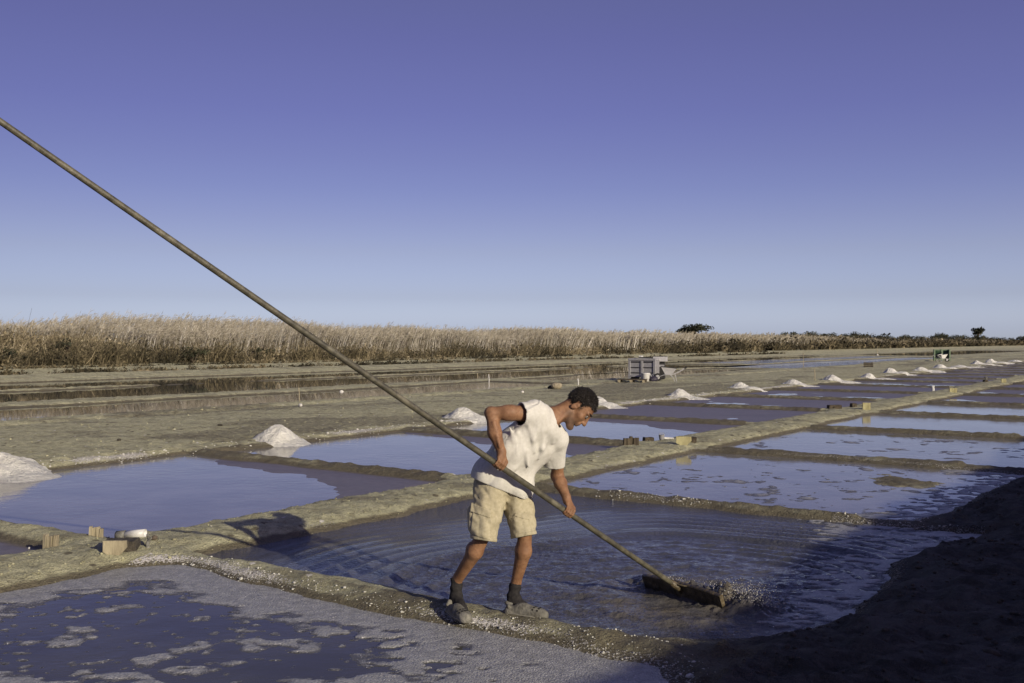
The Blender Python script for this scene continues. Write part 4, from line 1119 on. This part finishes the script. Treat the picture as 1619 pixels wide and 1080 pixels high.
M['sole'] = simple('clog sole', (.20, .19, .165), (.12, .115, .095), 25, .85)
M['hole_shade'] = simple('hole_shade', (.015, .014, .012), None, 20, .9)
M['hair'] = simple('hair', (.012, .010, .009), (.032, .026, .022), 160, .7, .03, spec=.3)
M['strand'] = tint_material('strand', [(0, (.010, .008, .007)), (.6, (.03, .024, .02)), (1, (.13, .12, .11))], .6)
M['eye'] = simple('eye', (.5, .47, .43), (.04, .03, .02), 60, .3)

man = thing('person', 'man in white t-shirt and khaki shorts bending to push a long rake', 'person', (-.02, 6.42, gz(-.02, 6.42)))
V, F = body_field().mesh(2)
sb = np.clip(1 - np.abs((V - hc) @ HU + .085) / .05, 0, 1) * sstep(.0, .05, (V - hc) @ HF) * (np.linalg.norm(V - hc, axis=1) < .18)
sb = np.maximum(sb, np.clip(1 - np.linalg.norm(V - H(.01, -.06, .06), axis=1) / .04, 0, 1) * .8)
body = link('body', new_mesh('body', V, F, True, {'stubble': np.clip(sb * 1.5, 0, 1)}), M['skin'], man, True)
V, F = shirt_field().mesh(2); link('t_shirt', new_mesh('t_shirt', V, F, True), M['shirt'], man, True)
SF, pieces = shorts_field(); shorts = None
for nm, arr in pieces.items():
    SF.a = arr.astype(np.float32); V, F = SF.mesh(1); nm = nm.split('.')[0]
    o = link(nm, new_mesh(nm, V, F, True), M['shorts'], man if shorts is None else shorts, False)
    o.location = -Vector(man.location) if shorts is None else (0, 0, 0)
    shorts = shorts or o
# hair: a cap of short tufts over the skull
def hair():
    Fd = Field(hc - .17, hc + .17, .0038)
    Fd.ell(H(-.010, .053), (HF, HU, HS), (.1005, .0945, .0790), .02)
    def loc(X, Y, Z_):
        d = (X - hc[0], Y - hc[1], Z_ - hc[2]); return [d[0] * A[0] + d[1] * A[1] + d[2] * A[2] for A in (HF, HU, HS)]
    def line(f, n):
        q = np.where(f > .045, .080, np.where(f > .02, .045 + (f - .02) * 1.4, np.where(f > -.024, .040, -.040)))
        q = np.where((f > .006) & (f < .026), -.022, q)              # sideburn in front of the ear
        return q + n
    def trim(a, X, Y, Z_):
        f, u, sd = loc(X, Y, Z_)
        n = noise3(X * 60, Y * 60, Z_ * 60, 41) * .008 + noise3(X * 24, Y * 24, Z_ * 24, 43) * .008
        return np.maximum(a + n, (line(f, n * .8) - u) * .8)
    Fd.apply(trim); V, F = Fd.mesh(0)
    o = link('hair', new_mesh('hair', V, F, True), M['hair'], man, True)
    r = np.random.default_rng(5); sel = r.integers(0, len(V), 5200); p = V[sel]
    c0 = H(-.010, .053); nr = p - c0; nr /= np.linalg.norm(nr, axis=1)[:, None]
    k_ = (nr @ HU > -.75); p, nr = p[k_], nr[k_]; n = len(p)
    grow = nr * .55 + (HF * .5 - HU * .15) + np.array([0, 0, -.25]) + r.normal(0, .32, (n, 3)); grow /= np.linalg.norm(grow, axis=1)[:, None]
    L = r.uniform(.006, .017, n)[:, None]; w = np.cross(grow, nr + r.normal(0, .3, (n, 3))); w /= np.linalg.norm(w, axis=1)[:, None] + 1e-6; w *= .0013
    Q = np.stack([p - w - nr * .002, p + w - nr * .002, p + grow * L * .6 + w * .8, p + grow * L, p + grow * L * .6 - w * .8], 1).reshape(-1, 3)
    Fq = np.arange(n * 5).reshape(n, 5)
    q = link('strands', new_mesh('strands', Q, Fq, False, {'tint': np.repeat(r.random(n) ** 2, 5)}), M['strand'], o); q['kind'] = 'stuff'
hair()
for s_ in (-1, 1):
    e = MB(); e.add([tuple(H(.0865, .020, .031 * s_) + np.array(v) * .0115) for v in ICO2[0]], ICO2[1]); e.build('eye', M['eye'], man, True, True)
    b = MB(); b.path([H(.094, .046, .010 * s_), H(.096, .050, .026 * s_), H(.080, .046, .050 * s_)], [.0045, .006, .0035], 6); b.build('eyebrow', M['hair'], man, True, True)
# cargo pocket flap and seams on the shorts
def sock(a, b, top, toe):
    lo = np.minimum(np.minimum(a, b), toe) - .09; hi = np.maximum(np.maximum(a, b), toe) + .09
    Fd = Field(lo, hi, .004); Fd.cap(a, b, .0375, .041, .01); Fd.cap(b, toe, .041, .035, .02)
    def tr(q, X, Y, Z_):
        z = Z_ * 110 + noise3(X * 20, Y * 20, Z_ * 5, 3) * 4
        return q + np.sin(z) * .0022 + noise3(X * 40, Y * 40, Z_ * 40, 5) * .006
    Fd.apply(tr); ax = unit(b - a); X, Y, Z_ = np.meshgrid(*Fd.ax, indexing='ij')
    d = -((X - top[0]) * ax[0] + (Y - top[1]) * ax[1] + (Z_ - top[2]) * ax[2]); Fd.a = np.maximum(Fd.a, d).astype(np.float32)
    V, F = Fd.mesh(1); return link('sock', new_mesh('sock', V, F, True), M['sock'], man, True)
sock(P(722, 905, 6.46), P(721, 947, 6.45), P(722, 914, 6.46), P(731, 962, 6.34)); sock(P(816, 912, 6.45), P(812, 947, 6.445), P(816, 922, 6.45), P(826, 958, 6.41))
def clog(heel, toe, seed):
    heel = np.array(heel, float); toe = np.array(toe, float); d = unit(toe - heel); s_ = unit(np.cross([0, 0, 1], d)); up = np.cross(d, s_)
    L = np.linalg.norm(toe - heel); Q = lambda a, b, c: heel + d * a * L + s_ * b + up * c
    Fd = Field(np.minimum(heel, toe) - .12, np.maximum(heel, toe) + .15, .004)
    Fd.ell(Q(.70, 0, .026), (d, s_, up), (L * .30, .045, .036), .02); Fd.ell(Q(.44, 0, .032), (d, s_, up), (L * .26, .039, .046), .02)
    Fd.cap(Q(.12, 0, .020), Q(.55, 0, .016), .031, .033, .02); Fd.cap(Q(.10, -.03, .05), Q(.02, 0, .062), .010, .010, .015); Fd.cap(Q(.10, .03, .05), Q(.02, 0, .062), .010, .010, .015)
    Fd.cap(Q(.1, 0, .006), Q(.86, 0, .006), .037, .041, .015)
    X, Y, Z_ = np.meshgrid(*Fd.ax, indexing='ij'); dz = (X - heel[0]) * up[0] + (Y - heel[1]) * up[1] + (Z_ - heel[2]) * up[2]
    Fd.a = np.maximum(Fd.a + noise3(X * 40, Y * 40, Z_ * 40, seed) * .003, -dz - .004).astype(np.float32)
    V, F = Fd.mesh(1); o = link('clog', new_mesh('clog', V, F, True), M['clog'], man, True)
    sl = MB(); pts = []
    for q in range(24):
        t_ = 2 * math.pi * q / 24; ex = .46 + .50 * math.cos(t_); pts.append(Q(ex, .042 * math.sin(t_) * (1.1 if ex > .5 else .92), .008))
    sl.path(pts + [pts[0]], .0075, 6); sl.build('sole', M['sole'], o, True)
    # ventilation holes: raised dark plugs on the toe, inner shade painted as colour
    h = MB()
    for k in range(-2, 3):
        for q in range(3):
            b = .017 * k; a = .60 + .11 * q - .02 * abs(k)
            x = (a - .70) / .30; y = b / .045; zz = 1 - x * x - y * y
            if zz > .12:
                p = Q(a, b, .027 + .037 * math.sqrt(zz)); nrm = unit(d * x / .30 / L + s_ * y / .045 + up * math.sqrt(zz) / .036)
                h.tube(p - nrm * .006, p + nrm * .0016, .0062, .0062, 8, False)
    h.build('holes', M['hole_shade'], o)
    for ch in o.children: ch.location = (0, 0, 0)
    return o
fr0 = np.array([*at(710, 952, .12), 0]); fr1 = np.array([*at(741, 972, .10), 0]); fl0 = np.array([*at(799, 955, .12), 0]); fl1 = np.array([*at(866, 966, .10), 0])
for a_, b_, sd_ in ((fr0, fr1, 1), (fl0, fl1, 2)):
    a_[2] = max(gz(a_[0], a_[1]), .062) + .002; b_[2] = max(gz(b_[0], b_[1]), .05) + .002
    clog(a_, b_, sd_)

# ------------------------------------------------------------------ the rake
M['pole'] = simple('pole wood', (.085, .078, .052), (.045, .042, .03), 26, .55, .004, (1, 1, 1), .4, (.13, .12, .085))
M['wetwood'] = simple('wet wood', (.115, .09, .052), (.05, .04, .024), 18, .4, .02, None, .5, (.03, .025, .018))
M['wood'] = simple('weathered wood', (.34, .30, .205), (.23, .20, .135), 14, .85, .02, (1, 1, .25), .25, (.18, .15, .10))
M['darkwood'] = simple('dark wood', (.085, .07, .048), (.045, .036, .026), 16, .9, .02, (1, 1, .2), .2)
rake = thing('salt_rake', 'very long wooden salt rake pushed through the rippled pond', 'rake', tuple(RK0))
pm = MB(); pts = [RK0 + PD * t + np.array([0, 0, -.012 * math.sin(math.pi * min(t / 5.8, 1))]) for t in np.linspace(0.03, 5.85, 24)]
pm.path(pts, [.0185 + .002 * math.sin(t / 23 * 3.1) - .0045 * t / 23 for t in range(24)], 14); pm.build('pole', M['pole'], rake, True, True)
pm = MB(); pm.path([RK0 - PD * .02, RK0 + PD * .05, RK0 + PD * .13], [.027, .026, .0225], 12); pm.build('socket', M['wetwood'], rake, True, True)
bd = np.array([.6, -.8, 0.0]); nbv = np.array([.8, .6, 0.0]); upv = unit(np.array([-.30, -.22, 1.0])); bt = np.cross(bd, upv)
bm_ = MB(); prof = []
for s_ in np.linspace(-.37, .37, 13):
    q = abs(s_) / .37; hgt = .062 * (1 - .28 * q ** 3); th = .016
    prof.append([RK0 + bd * s_ + upv * hh_ + bt * tt_ for hh_, tt_ in ((-.05, th), (hgt - .006, th), (hgt, th * .6), (hgt, -th * .6), (hgt - .006, -th), (-.05, -th))])
Vb = [p for ring in prof for p in ring]; Fb = []
for i in range(12):
    for k in range(6): Fb.append((i * 6 + k, i * 6 + (k + 1) % 6, (i + 1) * 6 + (k + 1) % 6, (i + 1) * 6 + k))
Fb += [tuple(range(5, -1, -1)), tuple(range(72, 78))]
bm_.add(Vb, Fb).build('board', M['wetwood'], rake, False, True)
bm_ = MB(); bm_.path([RK0 + bd * -.10 + upv * .045 + bt * .0, RK0 + PD * .10, RK0 + bd * .10 + upv * .045], [.006, .007, .006], 6); bm_.build('brace', M['darkwood'], rake, True, True)

# ------------------------------------------------------------------ sluice pieces where cross dykes meet the long dyke
def place(px, py, z=.1):
    x, y = at(px, py, z); return x, y, gz(x, y)
M['yellowwood'] = simple('pale lichen wood', (.36, .335, .185), (.28, .255, .14), 16, .85, .02, (1, 1, .25), .25, (.20, .17, .09))
M['white_plastic'] = simple('white plastic', (.60, .60, .58), (.52, .52, .50), 9, .4, 0, None, .5, (.38, .37, .34))
M['grey_plastic'] = simple('grey plastic', (.27, .27, .285), (.22, .22, .235), 8, .5, 0, None, .45, (.26, .26, .26))
M['pale_plastic'] = simple('pale grey plastic', (.42, .42, .43), (.36, .36, .37), 8, .5, 0, None, .45)
M['green_plastic'] = simple('green plastic', (.022, .055, .028), (.018, .045, .022), 8, .5, 0, None, .4, (.06, .11, .06))
M['palegreen'] = simple('pale green plastic', (.20, .26, .17), (.15, .20, .13), 8, .5)
M['black'] = simple('black rubber', (.014, .014, .015), (.022, .022, .022), 30, .7)
M['steel'] = simple('galvanised steel', (.42, .42, .42), (.33, .33, .33), 20, .45)
M['grime'] = simple('dirty pvc', (.17, .17, .155), (.09, .085, .07), 26, .7, .01, None, .4, (.30, .30, .28))
M['stone'] = simple('stone', (.33, .29, .20), (.22, .19, .13), 18, .9, .05)
M['white_stone'] = simple('white stone', (.62, .61, .57), (.5, .49, .45), 18, .9, .03)
M['dark_stone'] = simple('dark stone', (.07, .06, .045), (.04, .035, .028), 18, .9, .04)
M['bag'] = simple('dark bag', (.03, .025, .045), (.02, .018, .03), 12, .5, .03)

def plank_stump(px, py, w, h, n, mat, label, rz=0.0, grp=None):
    x, y, z = place(px, py, .08); t = thing('plank_stump', label, 'wooden stump', (x, y, z), rz, grp); r = random.Random(px)
    for i in range(n):
        b = MB(); hh = h * r.uniform(.72, 1.08); ww = w / n
        b.box(((i - (n - 1) / 2) * ww, r.uniform(-.02, .02), hh / 2 - .03), (ww * .92, .035 + r.uniform(0, .02), hh + .06), r.uniform(-.15, .15), 1.0, r.uniform(-.07, .07), .004, .0035)
        b.build('plank', mat, t)
    return t
plank_stump(81, 866, .13, .125, 4, M['wood'], 'rotten stump of upright split planks, leftmost on the near dyke', -.2)
plank_stump(152, 849, .12, .085, 4, M['wood'], 'low broken stump of upright planks left of the white pipe', .1)
plank_stump(998, 704.5, .27, .14, 5, M['darkwood'], 'dark row of upright planks left of the dark wooden block on the long dyke', .3)
def sluice_board(px, py, w, h, rz, mat, label, slats=1, tilt=0.0):
    x, y, z = place(px, py, .06); t = thing('sluice_board', label, 'sluice board', (x, y, z - .01), rz)
    if slats == 1:
        b = MB(); b.prism([(-w / 2, h * .28), (-w * .30, h * .10), (w * .02, 0), (w * .20, .005), (w / 2, h * .52), (w * .48, h * .98), (-w * .49, h)], -.014, .014); b.build('board', mat, t)
        b = MB(); b.box((-.0, .03, h * .25), (w * .18, .03, h * .9), 0, 1, 0, .004, .003); b.build('batten', M['darkwood'], t)
    else:
        for i in range(slats):
            b = MB(); ww = w / slats; b.box(((i - (slats - 1) / 2) * ww, 0, h / 2), (ww * .93, .035, h * random.uniform(.92, 1.04)), 0, 1, 0, .004, .003); b.build('plank', mat, t)
        b = MB(); b.box((0, .034, h * .55), (w * 1.05, .028, h * .2), 0, 1, 0, .004); b.build('batten', M['darkwood'], t)
    return t
sluice_board(182, 882, .185, .125, .12, M['wood'], 'pale pentagon sluice board set in the end of the nearest dyke')
sluice_board(1081, 706.5, .255, .15, -.05, M['yellowwood'], 'yellowish sluice board mirrored in the pond right of the worker')
sluice_board(1370, 649.5, .2, .19, -.05, M['yellowwood'], 'yellowish sluice of three slats mirrored in the fourth pond', 3)
sluice_board(1507, 622, .24, .16, -.1, M['yellowwood'], 'small yellowish sluice board far along the long dyke, below the green bin', 3)
sluice_board(1587, 606, .2, .17, -.1, M['yellowwood'], 'farthest yellowish sluice board on the long dyke, near the right edge', 2)
def block(px, py, d, rz, mat, label, name='wooden_block', cat_='wooden block', sink=.02, extra=True):
    x, y, z = place(px, py, .09); t = thing(name, label, cat_, (x, y, z), rz)
    b = MB(); b.box((0, 0, d[2] / 2 - sink), d, 0, .96, random.uniform(-.04, .04), .008, .006); b.build('block', mat, t)
    if extra:
        b = MB(); b.box((d[0] * .1, -d[1] * .45, d[2] * .35 - sink), (d[0] * .5, d[1] * .35, d[2] * .6), .15, 1, .1, .006, .006); b.build('splinter', mat, t)
    return t
block(193, 868, (.27, .17, .10), .12, M['dark_stone'], 'mud caked plank lying behind the pale pentagon sluice board', 'muddy_plank', 'plank')
block(1025, 695.5, (.17, .13, .11), .25, M['darkwood'], 'dark square wooden block standing alone on the dyke right of the dark planks')
block(1095, 699, (.13, .16, .10), -.2, M['darkwood'], 'small black wooden block behind the mirrored yellowish board')
block(1319, 645.5, (.34, .16, .11), .1, M['darkwood'], 'long low dark wooden block left of the slatted sluice')
block(1349, 644, (.14, .12, .11), .3, M['darkwood'], 'small black block just left of the slatted sluice')
block(1558, 604, (.16, .14, .10), .3, M['darkwood'], 'dark wooden lump far along the long dyke under a grey post')
x, y, z = place(1046, 694.5, .1); t = thing('grey_pot', 'small grey pot standing on the dyke beside a white plank', 'pot', (x, y, z))
b = MB(); b.lathe([(.036, -.01), (.046, .03), (.050, .085), (.053, .088), (.046, .086), (.040, .02)], 16); b.build('body', M['grey_plastic'], t, True)
b = MB(); b.path([(-.05, 0, .075), (-.03, 0, .115), (.03, 0, .115), (.05, 0, .075)], .004, 6); b.build('handle', M['steel'], t)
x, y, z = place(1057, 693.5, .1); t = thing('white_plank', 'short white plank lying on the dyke beside the grey pot', 'plank', (x, y, z), .1)
b = MB(); b.box((0, 0, .015), (.17, .07, .03), 0, 1, .05, .004, .002); b.build('board', M['white_plastic'], t)
# near junction: pipe, half log, gnarled stick, brown stone
def pipe():
    x, y, z = place(207, 849, .1); t = thing('plastic_pipe', 'short white plastic pipe with a grimy end lying on the near dyke', 'pipe', (x, y, z + .035), R(-4))
    def tube(x0, x1, r, mat, nm):
        b = MB(); n = 20; V = []; F = []; tl = .09
        for xx, rr in ((x0, r), (x1, r), (x1, r * .84), (x0, r * .84)):
            for k in range(n):
                a = 2 * math.pi * k / n; V.append((xx, rr * math.cos(a), rr * math.sin(a) + xx * tl))
        for i in range(4):
            for k in range(n): F.append((i * n + k, (i + 1) % 4 * n + k, (i + 1) % 4 * n + (k + 1) % n, i * n + (k + 1) % n))
        b.add(V, F); return b.build(nm, mat, t, True)
    tube(-.045, .130, .036, M['white_plastic'], 'tube'); tube(-.130, -.048, .039, M['grime'], 'collar')
pipe()
x, y, z = place(202, 856, .1); t = thing('half_log', 'pale split piece of round timber lying under the white pipe', 'log', (x, y, z + .01), R(6))
b = MB(); n = 9; V = []; F = []
for i, (xx, rr) in enumerate(((-.08, .028), (-.03, .030), (.03, .027), (.085, .020))):
    for k in range(n):
        a = math.pi * (k / (n - 1)) ; V.append((xx, rr * math.cos(a), rr * math.sin(a) + .004))
for i in range(3):
    for k in range(n - 1): F.append((i * n + k, (i + 1) * n + k, (i + 1) * n + k + 1, i * n + k + 1))
    F.append((i * n, i * n + n - 1, (i + 1) * n + n - 1, (i + 1) * n))
F += [tuple(range(n)), tuple(range(4 * n - 1, 3 * n - 1, -1))]
b.add(V, F); b.build('wood', M['wood'], t)
b = MB(); b.path([(-.082, .0, .014), (-.084, 0, .014)], .012, 7); b.build('end_grain', M['darkwood'], t)
x, y, z = place(235, 864, .1); t = thing('gnarled_stick', 'short gnarled grey stick standing at the right end of the pipe', 'stick', (x, y, z))
b = MB(); b.path([(0, 0, -.03), (-.008, 0, .03), (.006, .01, .07), (-.012, .0, .108)], [.02, .017, .015, .010], 7); b.build('stem', M['grime'], t)
b = MB(); b.path([(0, 0, .05), (.022, -.01, .075), (.026, -.01, .092)], [.012, .009, .005], 6); b.build('branch', M['grime'], t)
def stone(px, py, d, mat, label, name='stone', z=.1):
    x, y, zz = place(px, py, z); b = MB(); b.rock((0, 0, d[2] * .32), d, random.random() * 3); o = b.build(name, mat, None, True); o.location = (x, y, zz); return tag(o, label, 'stone')
stone(244, 854.5, (.062, .05, .05), M['bark'], 'small round brown stone right of the gnarled stick')
stone(46, 850, (.028, .022, .02), M['white_stone'], 'tiny white shell like stone left of the leftmost stump')
stone(880, 616.5, (.42, .3, .26), M['stone'], 'yellowish boulder on the flat behind the head of the worker')
stone(871, 616, (.26, .24, .16), M['dark_stone'], 'dark boulder touching the left side of the yellowish boulder')
stone(475, 644, (.15, .11, .1), M['white_stone'], 'white stone on the flat behind the second salt heap')
stone(826, 622.5, (.11, .09, .09), M['white_stone'], 'little white stone on the flat in front of the yellowish boulder')
stone(540, 615, (.16, .12, .14), M['white_stone'], 'white stone on the mud rib between the two flooded strips')
stone(188, 698, (.07, .06, .05), M['dark_stone'], 'small black lump on the flat between the first two salt heaps')
stone(348, 676.5, (.12, .07, .05), M['dark_stone'], 'flat black lump on the flat above the second salt heap')
# thin stakes standing in the flooded strips and on the flat
def stake(px, y0, y1, w, mat, label, zb=.08, foot=False):
    x, y = at(px, y1, zb); H_ = (y1 - y0) / FPX * y; t = thing('stake', label, 'stake', (x, y, gz(x, y)))
    b = MB(); b.path([(0, 0, -.15), (.01, 0, H_ * .5), (-.01, 0, H_)], [w, w * .95, w * .8], 6); b.build('pole', mat, t)
    b = MB(); b.path([(-.01, 0, H_ - .02), (-.01, 0, H_ + .02)], w * 1.25, 6); b.build('cap', mat, t)
    if foot:
        b = MB(); b.rock((0, -.05, .08), (.26, .26, .24)); b.build('foot_stone', M['white_stone'], t)
stake(473, 618, 640, .012, M['wood'], 'thin pale stake in the nearer flooded strip above the second heap')
stake(773, 591, 604.5, .019, M['white_plastic'], 'short white stake in the flooded strip left of the worker', 0)
stake(755, 589, 598, .02, M['wood'], 'thin dull stake beyond the short white stake', 0)
stake(914, 601.5, 610.5, .022, M['white_plastic'], 'white peg on the flat just above the head of the worker')
stake(1270, 556, 577, .022, M['wood'], 'tall thin stake in the far flooded strip')
stake(1288, 584, 602.5, .018, M['wood'], 'thin brown stake at the pan edge between two salt heaps')
stake(1387, 546, 561, .035, M['wood'], 'distant thin stake with a white foot, left of the green bin', .08, True)
stake(1475, 608.5, 617, .05, M['white_plastic'], 'thick white post at a cross dyke far along the pans', .08)
stake(1559, 595.5, 603, .05, M['grime'], 'grey post on the dark lump far along the long dyke', .08)

# ------------------------------------------------------------------ bins, pallet, bucket, wheelbarrows
def bin_box(name, label, cat_, loc, rz, d, m_panel, m_frame, m_dark, open_front=False):
    W, D, Hh = d; t = thing(name, label, cat_, loc, rz); p = .11
    b = MB(); b.box((0, 0, .14), (W - .04, D - .04, .05)); b.build('floor', m_panel, t)
    for x, y in ((-.5, -.5), (.5, -.5), (-.5, .5), (.5, .5), (0, -.5), (0, .5)):
        b = MB(); b.box((x * (W - p), y * (D - p * .8), Hh / 2), (p, p * .8, Hh)); b.build('post', m_frame, t)
    for y in (-.5, .5):
        for zz, hh in ((Hh - .05, .10), (.16, .09)):
            if open_front and y < 0 and zz > .5: continue
            b = MB(); b.box((0, y * (D - .03), zz), (W + .012, .062, hh)); b.build('rail', m_frame, t)
    for x in (-.5, .5):
        for zz, hh in ((Hh - .05, .10), (.16, .09)):
            b = MB(); b.box((x * (W - .03), 0, zz), (.066, D - .06, hh)); b.build('rail', m_frame, t)
    bays = [(-.25, -.5, 0), (.25, -.5, 0), (-.25, .5, 0), (.25, .5, 0)]
    for x, y, _ in bays:
        if open_front and y < 0: continue
        b = MB(); b.box((x * (W - p), y * (D - .10), Hh / 2 + .05), (W / 2 - p * .6, .02, Hh - .28)); q = b.build('panel', m_panel, t)
        for k in range(3):
            b = MB(); b.box((x * (W - p), y * (D - .055), .30 + k * (Hh - .42) / 2.2), (W / 2 - p * 1.05, .03, .035)); b.build('rib', m_dark, q)
    for x in (-.5, .5):
        b = MB(); b.box((x * (W - .09), 0, Hh / 2 + .05), (.02, D - .16, Hh - .28)); q = b.build('panel', m_panel, t)
        for k in range(5):
            b = MB(); b.box((x * (W - .05), (k - 2) * (D - .3) / 5, Hh / 2 + .05), (.03, .04, Hh - .32)); b.build('rib', m_frame, q)
    for x in (-.42, 0, .42):
        b = MB(); b.box((x * W, 0, .055), (.12, D - .02, .10)); b.build('runner', m_dark, t)
    return t
def spot(px, py, z=.12): return (*at(px, py, z), 0)
def on_ground(px, py):
    x, y = at(px, py, .13); return (x, y, gz(x, y) - .005)
BL = on_ground(1021, 600)
bin_box('salt_bin', 'grey plastic pallet bin with two ribbed bays standing on the flat', 'plastic bin', BL, R(-27), (1.25, 1.05, .93), M['grey_plastic'], M['grey_plastic'], M['black'])
o = thing('bin_lid', 'black board lying across the top of the grey bin', 'lid', (BL[0] + .05, BL[1] + .1, BL[2] + .935), R(-22))
b = MB(); b.box((0, 0, .02), (.62, .5, .035), 0, 1, .05); b.build('board', M['black'], o)
b = MB(); b.box((-.27, .05, .07), (.12, .3, .06)); b.build('handle', M['white_plastic'], o)
o = thing('pale_tray', 'pale plastic tray set on the right corner of the grey bin', 'tray', (BL[0] + .62, BL[1] - .12, BL[2] + .80), R(-12))
b = MB(); b.box((0, 0, .0), (.60, .34, .02)); b.build('base', M['pale_plastic'], o)
for sx, sy, dx, dy in ((0, -.17, .60, .02), (0, .17, .60, .02), (-.30, 0, .02, .32), (.30, 0, .02, .32)):
    b = MB(); b.box((sx, sy, .10), (dx, dy, .19)); b.build('side', M['pale_plastic'], o)
o = thing('tray_stand', 'dark crate under the pale tray beside the grey bin', 'crate', (BL[0] + .66, BL[1] - .06, BL[2]), R(-12))
b = MB(); b.box((0, 0, .39), (.36, .3, .77)); b.build('body', M['black'], o)
b = MB(); b.box((0, -.16, .6), (.30, .02, .10)); b.build('label_plate', M['grey_plastic'], o)
PL = on_ground(1000, 604)
o = thing('wooden_pallet', 'dark weathered pallet lying in front of the grey bin', 'pallet', (PL[0], PL[1], PL[2]), R(-14))
for k in range(5):
    b = MB(); b.box((0, -.36 + .18 * k, .125), (1.15, .12, .022), 0, 1, 0, .003, .002); b.build('slat', M['darkwood'], o)
for x in (-.5, 0, .5):
    b = MB(); b.box((x, 0, .065), (.10, .84, .09), 0, 1, 0, .004, .002); b.build('bearer', M['darkwood'], o)
for x in (-.5, 0, .5):
    b = MB(); b.box((x, -.435, .065), (.11, .02, .10)); b.build('end_block', M['wood'], o)
KB = on_ground(1020.5, 603)
o = thing('white_bucket', 'white plastic bucket with handle standing before the grey bin', 'bucket', KB)
b = MB(); b.lathe([(.150, .0), (.158, .012), (.185, .33), (.19, .335)], 24); b.build('body', M['white_plastic'], o, True)
b = MB(); b.lathe([(.186, .325), (.198, .33), (.198, .355), (.186, .36), (.17, .362)], 24); b.build('rim', M['white_plastic'], o)
b = MB(); b.path([(.19, -.06, .31), (.25, -.07, .22), (.27, -.04, .12), (.24, .02, .20), (.19, .06, .31)], .007, 6); b.build('handle', M['white_plastic'], o)
GB = on_ground(1033, 603)
o = tag(MB().rock((0, 0, .10), (.40, .3, .30), .3, .25).build('dark_bag', M['bag'], None, True), 'dark purple bag slumped between bucket and wheelbarrow', 'bag'); o.location = GB
def wheelbarrow(name, label, loc, rz, m_tub, sc=1.0):
    t = thing(name, label, 'wheelbarrow', loc, rz); t.scale = (sc, sc, sc)
    b = MB(); top = [(-.34, -.30), (.42, -.30), (.42, .30), (-.34, .30)]; bot = [(-.14, -.19), (.20, -.19), (.20, .19), (-.14, .19)]
    V = [(x, y, .66 + (.06 if x < 0 else -.02)) for x, y in top] + [(x, y, .34) for x, y in bot] + [(x * .94, y * .93, .655 + (.06 if x < 0 else -.02)) for x, y in top] + [(x * .92, y * .92, .36) for x, y in bot]
    F = []
    for i in range(4):
        j = (i + 1) % 4; F += [(i, j, 4 + j, 4 + i), (8 + i, 12 + i, 12 + j, 8 + j), (i, 8 + i, 8 + j, j)]
    F += [(4, 5, 6, 7), (15, 14, 13, 12)]
    b.add(V, F); q = b.build('tub', m_tub, t)
    b = MB(); pts = [(x * 1.01, y * 1.01, z) for (x, y, z) in V[:4]] + [(V[0][0] * 1.01, V[0][1] * 1.01, V[0][2])]; b.path(pts, .014, 6); b.build('rim', M['black'], q)
    w = MB(); n = 22; V = []; F = []
    for i in range(n):
        a = 2 * math.pi * i / n
        for k in range(8):
            c = 2 * math.pi * k / 8; r_ = .155 + .042 * math.cos(c); V.append((-.50 + r_ * math.cos(a), .042 * math.sin(c), .197 + r_ * math.sin(a)))
    for i in range(n):
        for k in range(8): F.append((i * 8 + k, (i + 1) % n * 8 + k, (i + 1) % n * 8 + (k + 1) % 8, i * 8 + (k + 1) % 8))
    wh = w.add(V, F).build('wheel', M['black'], t, True)
    w = MB(); w.tube((-.50, -.03, .197), (-.50, .03, .197), .115, None, 16); w.build('rim', M['pale_plastic'], wh)
    for s_ in (-1, 1):
        b = MB(); b.path([(-.50, .08 * s_, .197), (-.20, .17 * s_, .31), (.22, .21 * s_, .33), (.50, .26 * s_, .44), (.86, .29 * s_, .66)], .017, 7); b.build('handle', M['steel'], t)
        b = MB(); b.path([(.10, .20 * s_, .33), (.26, .23 * s_, .16), (.33, .24 * s_, .0), (.42, .24 * s_, .0), (.34, .22 * s_, .34)], .015, 6); b.build('leg', M['steel'], t)
        b = MB(); b.tube((.80, .287 * s_, .625), (.92, .293 * s_, .70), .023, None, 8); b.build('grip', M['black'], t)
    b = MB(); b.path([(-.50, -.08, .197), (-.72, -.06, .26), (-.74, 0, .34), (-.72, .06, .26), (-.50, .08, .197)], .014, 6); b.build('wheel_guard', M['steel'], t)
    return t
wheelbarrow('wheelbarrow', 'pale wheelbarrow with its handles to the right beside the grey bin', on_ground(1056, 602.5), R(-8), M['pale_plastic'], .86)
GR = on_ground(1489, 571)
bin_box('green_bin', 'green plastic pallet bin, open at the front, far across the flat', 'plastic bin', GR, R(-20), (1.3, 1.1, .98), M['green_plastic'], M['palegreen'], M['black'], True)
wheelbarrow('wheelbarrow', 'white wheelbarrow standing in front of the green bin', on_ground(1490, 572.6), R(200), M['white_plastic'], .9)
for px, lab in ((1369.5, 'dark crate on the flat, left one of two near the far flooded strip'), (1376.5, 'dark crate on the flat, right one of two near the far flooded strip')):
    l = on_ground(px, 580); o = thing('dark_crate', lab, 'crate', l, R(-15), 'dark crates on the flat')
    b = MB(); b.box((0, 0, .02), (.28, .3, .03)); b.build('base', M['black'], o)
    for sx, sy, dx, dy in ((0, -.15, .28, .025), (0, .15, .28, .025), (-.14, 0, .025, .27), (.14, 0, .025, .27)):
        for k in range(3):
            b = MB(); b.box((sx, sy, .06 + .1 * k), (dx, dy, .075)); b.build('slat', M['darkwood'], o)
